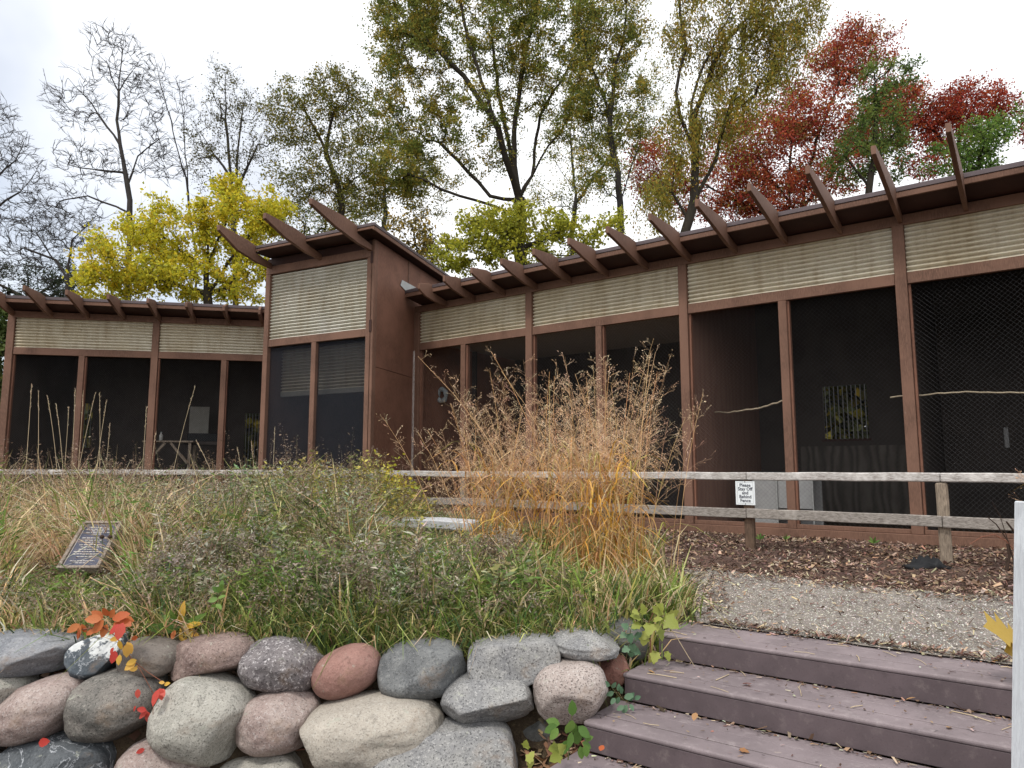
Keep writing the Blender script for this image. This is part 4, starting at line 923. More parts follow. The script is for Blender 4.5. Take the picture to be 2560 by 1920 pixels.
tree('red_maple', 'broad crimson autumn tree behind the right wing roof', 0.26,
     [[gp(2000, 30), px(2000, 620, 30), px(2010, 480, 30), px(2040, 350, 30), px(2100, 200, 30), px(2140, 110, 30)],
      [px(2005, 560, 30), px(1930, 450, 30), px(1860, 330, 30)], [px(2010, 500, 30), px(2090, 420, 30), px(2180, 280, 30), px(2230, 220, 30)],
      [px(2000, 600, 30), px(1880, 520, 30), px(1740, 450, 30)], [px(1985, 560, 30), px(1975, 400, 30), px(1990, 260, 30)]],
     [blob(2130, 140, 30, 120, 80, 2.2, 2.2), blob(2010, 270, 30, 120, 90, 2.4, 2.2), blob(1880, 360, 30, 120, 90, 2.4, 1.4), blob(1780, 470, 30, 150, 90, 2, 1.8),
      blob(1930, 480, 30, 140, 60, 2.4, 1.1), blob(2250, 250, 30, 50, 60, 1.8, 0.8), blob(1640, 420, 30, 80, 120, 2, 1.4), blob(2060, 430, 30, 110, 70, 2, 1.0), blob(1960, 380, 30, 230, 170, 2.6, 3.2), blob(2230, 300, 30, 80, 110, 2, 1.2), blob(1900, 540, 30, 160, 50, 2, 0.9), blob(2150, 330, 30, 90, 90, 2, 0.9)],
     2700, dict(n=62, spread=0.42, size=0.115, pal=RED), 'bark', 4, gap=-1.9)
tree('green_ash', 'dark green tree rising in front of the crimson one', 0.2,
     [[gp(2170, 24), px(2165, 560, 24), px(2180, 420, 24), px(2190, 300, 24), px(2185, 180, 24)], [px(2170, 450, 24), px(2110, 390, 24)], [px(2180, 420, 24), px(2240, 330, 24)]],
     [blob(2190, 210, 24, 55, 90, 1.2, 1.2), blob(2200, 320, 24, 95, 70, 1.5, 1.6), blob(2140, 400, 24, 75, 60, 1.4, 1.1), blob(2260, 200, 24, 30, 60, 1, 0.4), blob(2240, 400, 24, 60, 60, 1.2, 0.5)],
     560, dict(n=46, spread=0.26, size=0.10, pal=GRN), 'bark', 5)
tree('red_maple', 'smaller red orange tree farthest to the right above the roof', 0.24,
     [[gp(2400, 29), px(2400, 540, 29), px(2395, 380, 29), px(2400, 270, 29)], [px(2395, 400, 29), px(2320, 310, 29)], [px(2398, 380, 29), px(2500, 290, 29)]],
     [blob(2330, 290, 29, 65, 45, 1.4, 1.3), blob(2410, 250, 29, 65, 55, 1.4, 1.2), blob(2500, 260, 29, 40, 50, 1.2, 0.8), blob(2380, 310, 29, 120, 60, 1.6, 1.6), blob(2590, 320, 29, 50, 70, 1.2, 0.4), blob(2310, 390, 29, 80, 60, 1.5, 0.8)],
     760, dict(n=52, spread=0.42, size=0.11, pal=[(0.36, 0.05, 0.025), (0.44, 0.10, 0.03), (0.3, 0.04, 0.03), (0.34, 0.06, 0.03)]), 'bark', 6)
tree('green_ash', 'low bright green tree at the far right just above the eaves', 0.16,
     [[gp(2440, 23), px(2440, 560, 23), px(2445, 430, 23), px(2450, 330, 23)], [px(2442, 440, 23), px(2390, 380, 23)]],
     [blob(2450, 350, 23, 75, 55, 1.2, 1.4), blob(2430, 410, 23, 70, 40, 1.1, 0.9), blob(2340, 400, 23, 40, 45, 1, 0.25), blob(2510, 310, 23, 40, 40, 1, 0.4)],
     380, dict(n=44, spread=0.26, size=0.10, pal=[(0.11, 0.21, 0.04), (0.14, 0.25, 0.05), (0.19, 0.27, 0.05)]), 'bark', 7)
tree('golden_maple', 'bright yellow tree filling the gap left of the tower', 0.26,
     [[gp(530, 24), px(525, 790, 24), px(515, 680, 24), px(520, 560, 24)], [px(520, 700, 24), px(420, 600, 24), px(350, 560, 24)], [px(520, 720, 24), px(600, 620, 24), px(660, 540, 24)],
      [px(520, 740, 24), px(380, 700, 24), px(280, 660, 24)], [px(515, 680, 24), px(565, 560, 24), px(575, 480, 24)], [px(522, 760, 24), px(570, 720, 24), px(620, 650, 24)]],
     [blob(330, 640, 24, 130, 105, 2, 2.4), blob(440, 590, 24, 130, 90, 2, 2), blob(590, 560, 24, 120, 80, 2, 2), blob(575, 475, 24, 40, 50, 1.2, 0.5), blob(680, 530, 24, 55, 60, 1.4, 0.7),
      blob(260, 720, 24, 75, 60, 1.5, 1.1), blob(480, 700, 24, 150, 60, 2, 1.6), blob(630, 680, 24, 60, 90, 1.4, 1)],
     1300, dict(n=62, spread=0.24, size=0.115, wid=0.34, pal=YEL), 'bark', 8)
tree('lime_maple', 'low yellow green tree peeping over the roof right of the tower', 0.22,
     [[gp(1310, 21.5), px(1310, 700, 21.5), px(1305, 620, 21.5), px(1300, 540, 21.5)], [px(1308, 640, 21.5), px(1200, 590, 21.5)], [px(1308, 640, 21.5), px(1400, 580, 21.5)]],
     [blob(1220, 580, 21.5, 100, 65, 1.6, 1.8), blob(1330, 560, 21.5, 110, 55, 1.6, 1.7), blob(1130, 640, 21.5, 65, 55, 1.3, 0.9), blob(1440, 590, 21.5, 85, 45, 1.4, 0.8), blob(1280, 640, 21.5, 150, 40, 1.5, 1), blob(1530, 560, 21.5, 50, 30, 1.2, 0.3)],
     760, dict(n=54, spread=0.2, size=0.10, wid=0.34, pal=YGR), 'bark', 9)
tree('sparse_tree', 'sparse olive and gold tree directly above the tower', 0.22,
     [[gp(855, 27), px(855, 640, 27), px(850, 480, 27), px(815, 380, 27), px(780, 310, 27), px(740, 220, 27)], [px(815, 385, 27), px(835, 280, 27), px(860, 200, 27)], [px(850, 480, 27), px(930, 410, 27)]],
     [blob(840, 240, 27, 80, 70, 2, 1.5), blob(730, 300, 27, 80, 90, 2, 1.3), blob(770, 450, 27, 110, 70, 2, 1.5), blob(900, 470, 27, 90, 80, 2, 1.2), blob(860, 350, 27, 90, 80, 2, 0.9)],
     1300, dict(n=36, spread=0.3, size=0.095, pal=[(0.13, 0.14, 0.026), (0.17, 0.17, 0.028), (0.23, 0.20, 0.03), (0.12, 0.14, 0.028), (0.32, 0.24, 0.034)]), 'bark', 10)
tree('brown_leaf_tree', 'thin shrubby tree with a few yellow leaves in the notch beside the tower roof', 0.1,
     [[gp(1050, 23), px(1050, 720, 23), px(1045, 640, 23), px(1030, 560, 23)], [px(1048, 660, 23), px(1090, 590, 23)], [px(1046, 650, 23), px(1010, 600, 23)]],
     [blob(1030, 580, 23, 70, 70, 1.4, 1.5), blob(1075, 650, 23, 40, 60, 1.2, 1)], 210, dict(n=20, spread=0.22, size=0.12, pal=[(0.2, 0.16, 0.03), (0.30, 0.22, 0.04), (0.42, 0.28, 0.04), (0.13, 0.11, 0.03)]), 'bark_grey', 11, seg=0.4)
tree('sparse_tree', 'half bare tree between the big bare one and the sparse olive one', 0.2,
     [[gp(590, 29), px(590, 640, 29), px(575, 420, 29), px(563, 300, 29), px(568, 170, 29)], [px(588, 500, 29), px(600, 330, 29), px(612, 230, 29)], [px(580, 440, 29), px(500, 330, 29)], [px(590, 480, 29), px(660, 330, 29)]],
     [blob(568, 230, 29, 60, 90, 1.6, 1), blob(520, 330, 29, 60, 100, 1.6, 1), blob(640, 330, 29, 90, 110, 1.8, 1.5), blob(560, 430, 29, 90, 80, 1.8, 1.2)],
     700, dict(n=20, spread=0.28, size=0.085, pal=[(0.10, 0.095, 0.025), (0.15, 0.125, 0.03), (0.09, 0.09, 0.03)]), 'bark_grey', 12, twig=2)
tree('background_tree', 'faint thin olive tree farther back between the tallest tree and the willow like one', 0.2,
     [[gp(1430, 36), px(1430, 640, 36), px(1440, 480, 36), px(1425, 330, 36), px(1440, 180, 36)], [px(1438, 500, 36), px(1520, 400, 36), px(1600, 260, 36)], [px(1440, 480, 36), px(1370, 380, 36)]],
     [blob(1430, 300, 36, 110, 170, 2.5, 1.6), blob(1560, 380, 36, 120, 130, 2.5, 1.6), blob(1620, 200, 36, 70, 130, 2, 0.8), blob(1400, 480, 36, 150, 60, 2, 0.9)],
     900, dict(n=34, spread=0.34, size=0.11, pal=OLIVE), 'bark_grey', 41)
tree('background_tree', 'faint golden olive tree farther back between the tower fins and the tallest tree', 0.2,
     [[gp(960, 35), px(965, 640, 35), px(960, 480, 35), px(975, 350, 35), px(960, 250, 35)], [px(960, 500, 35), px(900, 420, 35)], [px(962, 470, 35), px(1050, 400, 35)]],
     [blob(960, 380, 35, 130, 120, 2.5, 1.6), blob(1080, 470, 35, 100, 80, 2, 1.2), blob(900, 500, 35, 80, 60, 2, 0.8)],
     800, dict(n=40, spread=0.34, size=0.11, pal=[(0.18, 0.18, 0.04), (0.26, 0.23, 0.045), (0.36, 0.27, 0.045), (0.15, 0.17, 0.04)]), 'bark_grey', 42)
for args in (
    ('bare_tree', 'largest leafless tree standing before the open sky', 0.34, [[gp(320, 30), px(322, 640, 30), px(325, 500, 30), px(308, 400, 30), px(292, 300, 30), px(298, 200, 30), px(310, 90, 30)],
      [px(300, 350, 30), px(230, 260, 30), px(170, 195, 30)], [px(296, 240, 30), px(270, 160, 30), px(215, 110, 30)], [px(325, 480, 30), px(345, 390, 30), px(420, 330, 30)], [px(322, 540, 30), px(220, 490, 30), px(160, 500, 30)], [px(310, 420, 30), px(200, 420, 30), px(140, 400, 30)], [px(297, 220, 30), px(350, 150, 30)]],
     [blob(295, 150, 30, 80, 80, 1.8, 1.8), blob(190, 260, 30, 80, 90, 1.8, 1.3), blob(360, 270, 30, 60, 90, 1.6, 1.1), blob(230, 410, 30, 100, 60, 1.8, 1.2), blob(400, 400, 30, 60, 70, 1.6, 0.8), blob(160, 510, 30, 120, 50, 2, 1.2)], 620, 13, 3),
    ('bare_tree', 'slim leaning leafless tree right of the largest bare one', 0.13, [[gp(500, 31), px(490, 640, 31), px(470, 480, 31), px(440, 360, 31), px(410, 240, 31), px(385, 140, 31)], [px(470, 480, 31), px(460, 330, 31), px(448, 200, 31)], [px(440, 360, 31), px(370, 300, 31)]],
     [blob(395, 190, 31, 30, 60, 1, 0.7), blob(455, 260, 31, 35, 80, 1, 0.9), blob(430, 400, 31, 70, 60, 1.4, 0.8)], 130, 14, 2),
    ('bare_tree', 'leafless tree cut by the left edge of the picture', 0.3, [[gp(-60, 32), px(-50, 640, 32), px(-40, 450, 32), px(-20, 330, 32), px(0, 240, 32)], [px(-40, 480, 32), px(40, 400, 32), px(70, 330, 32)], [px(-45, 540, 32), px(50, 480, 32), px(90, 430, 32)]],
     [blob(0, 330, 32, 60, 110, 1.8, 1.4), blob(50, 420, 32, 60, 80, 1.6, 1.2), blob(40, 520, 32, 90, 60, 1.8, 1), blob(-60, 300, 32, 60, 120, 1.8, 0.5)], 400, 15, 3),
    ('bare_tree', 'low tangled leafless tree behind the left end of the roof', 0.24, [[gp(140, 28), px(165, 760, 28), px(170, 700, 28), px(140, 650, 28), px(60, 620, 28)], [px(165, 690, 28), px(180, 600, 28), px(240, 540, 28)], [px(165, 700, 28), px(90, 580, 28)]],
     [blob(60, 600, 28, 110, 60, 1.8, 1.4), blob(170, 580, 28, 90, 60, 1.8, 1.4), blob(60, 680, 28, 90, 40, 1.6, 0.7)], 330, 16, 3)):
    nm, lb, br, stems_, crowns_, na, sd, tw = args; na = int(na * 2.0); br *= 0.60
    tree(nm, lb, br, stems_, crowns_, na, None, 'bark_grey', sd, twig=tw, tipr=0.0095, up=0.6, wob=0.16, e=1.75)
tree('pine_tree', 'dark grey green conifer behind the left end of the building', 0.3, [[gp(70, 38), px(70, 780, 38), px(70, 640, 38)], [px(70, 760, 38), px(170, 690, 38)], [px(70, 760, 38), px(-20, 700, 38)]],
     [blob(40, 700, 38, 130, 55, 2.5, 2), blob(170, 700, 38, 65, 60, 2, 1.2), blob(70, 780, 38, 200, 60, 2.5, 1.5)], 380, dict(n=48, spread=0.4, size=0.22, wid=0.14, pal=[(0.035, 0.05, 0.03), (0.05, 0.065, 0.04), (0.06, 0.07, 0.045)]), 'bark', 17)
tree('evergreen_bush', 'leafy green bush squeezed against the left corner of the building', 0.08, [[gp(-30, 20.5), px(-20, 960, 20.5), px(-15, 860, 20.5)]],
     [blob(-20, 900, 20.5, 60, 110, 1.2, 2), blob(0, 800, 20.5, 30, 40, 0.8, 0.6)], 170, dict(n=60, spread=0.2, size=0.14, pal=[(0.06, 0.10, 0.025), (0.11, 0.15, 0.04), (0.15, 0.2, 0.06)]), 'bark', 18, seg=0.4)
tree('hedge_tree', 'dull olive tree low behind the left roof in the distance', 0.2, [[gp(760, 31), px(760, 700, 31), px(760, 560, 31)]],
     [blob(760, 560, 31, 150, 60, 2, 2), blob(900, 560, 31, 100, 60, 2, 1)], 420, dict(n=26, spread=0.4, size=0.11, pal=OLIVE), 'bark', 19)

# dense undergrowth behind the building, seen through its barred openings
rg = np.random.default_rng(31); n = 60000
ux = rg.uniform(-24, 22, n); uy = np.interp(ux, [-24, -6, 3, 10, 22], [28, 28, 26, 19, 12]) + rg.uniform(0, 2.5, n); uz = rg.uniform(0, 1, n) ** 0.8 * (4.6 + 0.7 * np.sin(ux * 1.3))
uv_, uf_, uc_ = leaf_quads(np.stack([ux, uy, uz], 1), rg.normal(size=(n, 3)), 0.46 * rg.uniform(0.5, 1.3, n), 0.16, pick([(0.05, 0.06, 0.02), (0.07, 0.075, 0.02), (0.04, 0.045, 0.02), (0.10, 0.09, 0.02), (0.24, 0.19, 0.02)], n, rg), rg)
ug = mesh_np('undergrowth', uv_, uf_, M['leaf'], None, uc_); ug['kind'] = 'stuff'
# ---------------------------------------------------------------- meadow
def path_edge(Y): return np.interp(Y, [5.0, 5.3, 6.0, 7.2, 7.9, 9, 12, 16], [0.85, 1.15, 1.5, 1.62, 1.7, 1.5, 0.2, -2.6])
def fence_Y(X): return np.interp(X, [-15, -8.1, -5.7, -3.35, -0.95, 5.3], [16.3, 15.8, 15.2, 14.4, 14.2, 8.8])
def meadow_h(X, Y):
    lump_ = 1 + 0.22 * np.sin(X * 2.1 + 1.3 * np.sin(Y * 1.7)) * np.cos(Y * 1.9 + X) + 0.10 * np.sin(X * 5.3 + Y * 4.1)
    tall = lump_ * np.interp(Y, [4.9, 5.6, 6.6, 8, 10, 14], [0.26, 0.50, 0.76, 0.94, 1.0, 0.90])
    low = (0.6 + 0.4 * lump_) * np.interp(Y, [4.9, 5.6, 6.6, 8, 10, 14], [0.26, 0.46, 0.54, 0.46, 0.36, 0.55])
    k = sstep(X / np.maximum(Y, 1), -0.19, -0.10)                              # lower around the bench and the tall clump
    r = X / np.maximum(Y, 1); h = tall * (1 - k) + low * k
    h = np.where((np.abs(r + 0.600) < 0.085) & (Y > 5.0) & (Y < 6.45), np.minimum(h, 0.30), h)                       # short turf in front of the plaque
    h = np.where((r > 0.06) & (r < 0.26) & (Y > 5.7) & (Y < 7.6), np.minimum(h, np.interp(Y, [5.7, 6.4, 7.6], [0.40, 0.22, 0.2])), h)          # thin turf round the foot of the tall clump
    return np.where((r > -0.20) & (r < -0.035) & (Y > 6.6) & (Y < 9.7), np.minimum(h, np.interp(Y, [6.6, 8, 9.7], [0.54, 0.42, 0.24])), h)   # and before the bench
def meadow_xy(n, rg, ylo=4.85, yhi=15.5, power=1.0):
    out = []
    tot = 0
    while tot < n:
        m = n * 3; y = ylo + (yhi - ylo) * rg.uniform(0, 1, m) ** power; x = rg.uniform(-0.78, 0.35, m) * y
        k = (x < path_edge(y) - 0.03 + rg.normal(0, 0.06, m)) & (y < fence_Y(x) + 1.2) & (x > -14)
        out.append(np.stack([x[k], y[k]], 1)); tot += k.sum()
    return np.concatenate(out)[:n]
STRAW = [(0.76, 0.60, 0.38), (0.66, 0.49, 0.29), (0.84, 0.71, 0.50), (0.48, 0.33, 0.19), (0.68, 0.46, 0.25), (0.36, 0.23, 0.14)]
GREEN = [(0.12, 0.18, 0.035), (0.16, 0.23, 0.045), (0.24, 0.28, 0.07), (0.06, 0.10, 0.022), (0.36, 0.38, 0.13), (0.18, 0.19, 0.05), (0.07, 0.13, 0.05), (0.30, 0.26, 0.11)]
SAGE = [(0.24, 0.25, 0.16), (0.33, 0.33, 0.23), (0.16, 0.18, 0.10), (0.44, 0.43, 0.34), (0.19, 0.23, 0.11)]
YFORB = [(0.42, 0.38, 0.08), (0.30, 0.28, 0.08), (0.20, 0.20, 0.07), (0.48, 0.40, 0.11)]
def blades(name, xy, hscale, wid, colf, rg, lean=0.35, curl=0.5, K=4, base=0.0, zmin=0.1):
    n = len(xy); h = np.maximum(zmin, meadow_h(xy[:, 0], xy[:, 1])) * hscale * rg.uniform(0.45, 1.12, n)
    a = rg.uniform(0, 6.28, n); ln = np.abs(rg.normal(0, lean, n)); d = np.stack([np.cos(a), np.sin(a)], 1); t = np.linspace(0, 1, K)
    hor = (ln[:, None] * t + curl * rg.uniform(0.1, 1, n)[:, None] * t ** 2.6) * h[:, None]
    zz = h[:, None] * (t - 0.35 * (hor / h[:, None]) ** 2 * t)
    P = np.stack([xy[:, :1] + d[:, :1] * hor, xy[:, 1:] + d[:, 1:] * hor, ground_z(xy[:, 0], xy[:, 1])[:, None] - 0.02 + zz], -1)
    w = wid * rg.uniform(0.6, 1.4, n)[:, None] * (np.array([0.9, 1.0, 0.75, 0.12]) if K == 4 else np.linspace(1, 0.1, K))[None]
    b = rg.uniform(0, 6.28, n); side = np.stack([np.cos(b), np.sin(b), np.zeros(n)], 1)
    v, f, c = ribbons(P, w, side, colf(xy, rg)); o = mesh_np(name, v, f, M['grass'], None, c); o['kind'] = 'stuff'; return o
def col_meadow(bias):
    def fn(xy, rg):
        x, y = xy[:, 0], xy[:, 1]; n = len(xy); r = x / y
        g_ = 0.74 - 0.46 * sstep(y, 5.6, 7.4) + 0.24 * sstep(r, -0.50, -0.25) - 0.15 * sstep(r, 0.02, 0.16) + 0.18 * np.sin(x * 1.7 + y * 0.8) + 0.12 * np.sin(x * 4.1 - y * 2.3) - 0.22 * sstep(-r, 0.35, 0.6) + bias
        isg = rg.uniform(0, 1, n) < g_
        return np.where(isg[:, None], pick(GREEN, n, rg, 0.28), pick(STRAW, n, rg, 0.28))
    return fn
rg = np.random.default_rng(41)
blades('meadow_grass', meadow_xy(27000, rg, power=1.2), 1.0, 0.0068, col_meadow(0.0), rg, 0.28, 0.62)
X5 = meadow_xy(1000, rg, 9.0, 14, 1.0); X5 = X5[X5[:, 0] / X5[:, 1] < -0.34]
blades('wispy_grass', X5, 1.28, 0.0055, lambda xy, r: np.where(r.uniform(0, 1, (len(xy), 1)) < 0.35, pick(GREEN, len(xy), r), pick(STRAW, len(xy), r)), rg, 0.16, 0.4)
blades('short_grass', meadow_xy(9500, rg, 4.85, 7.4, 0.9), 1.05, 0.0060, col_meadow(0.05), rg, 0.42, 0.75)
# fringe hanging over the wall
def fringe(n):
    x = rg.uniform(-3.9, 0.75, n); return np.stack([x, 4.93 + rg.uniform(0, 0.16, n)], 1)
blades('fringe_grass', fringe(2600), 0.85, 0.0050, lambda xy, r: np.where(r.uniform(0, 1, (len(xy), 1)) < 0.8, pick(GREEN, len(xy), r), pick(STRAW, len(xy), r)), rg, 0.6, 0.9, zmin=0.26)
# leafy forbs
def forbs(name, xy, hs, pal, rg, n_leaf, L, W, seed_pal=None, hang=0.2, stem_pal=((0.16, 0.13, 0.07), (0.22, 0.15, 0.09))):
    n = len(xy); h = meadow_h(xy[:, 0], xy[:, 1]) * hs * rg.uniform(0.7, 1.12, n); a = rg.uniform(0, 6.28, n); ln = np.abs(rg.normal(0, 0.16, n))
    d = np.stack([np.cos(a), np.sin(a)], 1); t = np.linspace(0, 1, 4); B0 = np.stack([xy[:, 0], xy[:, 1], ground_z(xy[:, 0], xy[:, 1])], 1)
    def along(tt): return np.stack([B0[:, None, 0] + d[:, :1] * (ln * h)[:, None] * tt ** 1.5, B0[:, None, 1] + d[:, 1:] * (ln * h)[:, None] * tt ** 1.5, B0[:, None, 2] + h[:, None] * tt], -1)
    mb = MB(); P = along(np.broadcast_to(t, (n, 4))); b = rg.uniform(0, 6.28, n)
    mb.add(*ribbons(P, np.broadcast_to([0.003, 0.0028, 0.0022, 0.0012], (n, 4)), np.stack([np.cos(b), np.sin(b), 0 * b], 1), pick(stem_pal, n, rg)))
    tt = 0.22 + 0.78 * rg.uniform(0, 1, (n, n_leaf)) ** 0.75; Q = along(tt).reshape(-1, 3); m = len(Q); th_ = rg.uniform(0, 6.28, m)
    D = np.stack([np.cos(th_), np.sin(th_), rg.normal(0.25 - hang, 0.45, m)], 1); off = unit(D) * rg.uniform(0, 0.07, (m, 1)); base_c = pick(pal, n, rg, 0.2)
    C_ = np.clip(np.repeat(base_c, n_leaf, 0) * (1 + rg.normal(0, 0.22, (m, 1))), 0.01, 0.9)
    mb.add(*leaf_quads(Q + off, D, L * rg.uniform(0.5, 1.3, m), W * rg.uniform(0.6, 1.3, m), C_, rg))
    if seed_pal:
        k = 16; tt = 0.84 + 0.2 * rg.uniform(0, 1, (n, k)); Q = along(tt).reshape(-1, 3); m = len(Q); D = rg.normal(size=(m, 3)) + [0, 0, 0.4]
        mb.add(*leaf_quads(Q + rg.normal(0, 0.018, (m, 3)), D, 0.02 * rg.uniform(0.6, 1.3, m), 0.006, pick(seed_pal, m, rg), rg))
    o = mb.build(name, M['grass']); o['kind'] = 'stuff'; return o
def sub(xy, cond): return xy[cond(xy[:, 0], xy[:, 1], xy[:, 0] / xy[:, 1])]
X0 = meadow_xy(3600, rg, 5.2, 13, 1.1)
forbs('wall_edge_forbs', np.stack([rg.uniform(-3.9, 0.5, 220), 5.02 + np.abs(rg.normal(0, 0.45, 220))], 1), 0.95, [(0.20, 0.20, 0.12), (0.27, 0.25, 0.17), (0.15, 0.2, 0.06), (0.22, 0.17, 0.11)], rg, 26, 0.055, 0.006, [(0.34, 0.26, 0.2), (0.26, 0.2, 0.15)])
forbs('sage_forbs', sub(X0, lambda x, y, r: (r > -0.52 + 0.05 * np.sin(y * 3)) & (r < -0.04) & (rg.uniform(0, 1, len(x)) < 0.07 + 0.28 * (np.sin(x * 2.6 + 1) * np.sin(y * 2.1) > -0.25))), 0.98, SAGE, rg, 34, 0.08, 0.010, [(0.50, 0.47, 0.40), (0.36, 0.32, 0.26), (0.28, 0.22, 0.17), (0.45, 0.42, 0.36)])
X1 = meadow_xy(2600, rg, 5.2, 13, 1.1)
forbs('green_forbs', sub(X1, lambda x, y, r: (r < 0.12) & (rg.uniform(0, 1, len(x)) < 0.60)), 0.95, [(0.10, 0.18, 0.035), (0.15, 0.23, 0.05), (0.21, 0.26, 0.06)], rg, 28, 0.10, 0.0065)
X2 = meadow_xy(3400, rg, 9.5, 15.2, 0.9)
forbs('yellow_forbs', sub(X2, lambda x, y, r: (r > -0.36) & (r < -0.12) & (rg.uniform(0, 1, len(x)) < 0.8)), 1.03, YFORB, rg, 34, 0.065, 0.016, [(0.13, 0.09, 0.06), (0.2, 0.14, 0.09)])
X3 = meadow_xy(1000, rg, 8.5, 15.2, 0.9)
forbs('brown_forbs', sub(X3, lambda x, y, r: (r < -0.10) & (rg.uniform(0, 1, len(x)) < 0.5)), 1.30, [(0.20, 0.14, 0.10), (0.26, 0.18, 0.12)], rg, 16, 0.055, 0.009, [(0.10, 0.065, 0.05), (0.16, 0.11, 0.085), (0.3, 0.22, 0.17)])

X6 = meadow_xy(7000, rg, 5.4, 14.5, 1.0); X6 = X6[(rg.uniform(0, 1, len(X6)) < np.where(X6[:, 0] / X6[:, 1] < -0.45, 0.85, 0.42))]
blades('dry_grass', X6, 1.12, 0.0062, lambda xy, r: pick(STRAW, len(xy), r, 0.25), rg, 0.22, 0.9)
X7 = meadow_xy(1500, rg, 5.5, 14.5, 1.0)
forbs('dead_stems', X7[X7[:, 0] / X7[:, 1] < 0.02], 1.12, [(0.22, 0.15, 0.10), (0.30, 0.21, 0.14)], rg, 7, 0.05, 0.005, [(0.085, 0.055, 0.04), (0.14, 0.095, 0.07), (0.36, 0.28, 0.2)], stem_pal=((0.34, 0.22, 0.14), (0.24, 0.15, 0.10), (0.45, 0.33, 0.2)))
X8 = meadow_xy(9000, rg, 5.05, 8.5, 1.0); q8 = X8[:, 0] / X8[:, 1]; X8 = X8[((q8 > -0.13) & (rg.uniform(0, 1, len(X8)) < 0.55)) | (rg.uniform(0, 1, len(X8)) < 0.12)]
blades('broad_grass', X8, 1.25, 0.0095, lambda xy, r: pick([(0.15, 0.22, 0.04), (0.22, 0.29, 0.06), (0.36, 0.38, 0.11), (0.09, 0.14, 0.03), (0.60, 0.50, 0.27), (0.50, 0.36, 0.18), (0.66, 0.54, 0.34)], len(xy), r, 0.22), rg, 0.22, 0.6)
X9 = meadow_xy(2600, rg, 5.3, 10, 1.0); q9 = X9[:, 0] / X9[:, 1]
forbs('leafy_forbs', X9[(q9 > -0.45) & (q9 < 0.04) & (np.sin(X9[:, 0] * 3.3 + 0.7) * np.sin(X9[:, 1] * 2.6 + X9[:, 0]) > 0.25)], 1.0, [(0.15, 0.20, 0.06), (0.22, 0.26, 0.09), (0.30, 0.31, 0.13), (0.17, 0.22, 0.11)], rg, 26, 0.085, 0.014)
X10 = meadow_xy(2600, rg, 5.25, 9, 1.0); q10 = X10[:, 0] / X10[:, 1]
forbs('seedy_forbs', X10[(q10 > -0.5) & (q10 < 0.02) & (np.sin(X10[:, 0] * 2.7 + 2) * np.sin(X10[:, 1] * 3.1 - X10[:, 0]) > 0.35)], 1.02, [(0.27, 0.22, 0.17), (0.36, 0.31, 0.25), (0.22, 0.18, 0.13)], rg, 60, 0.032, 0.0075, [(0.42, 0.37, 0.30), (0.32, 0.26, 0.2)], stem_pal=((0.20, 0.13, 0.09), (0.28, 0.19, 0.13)))
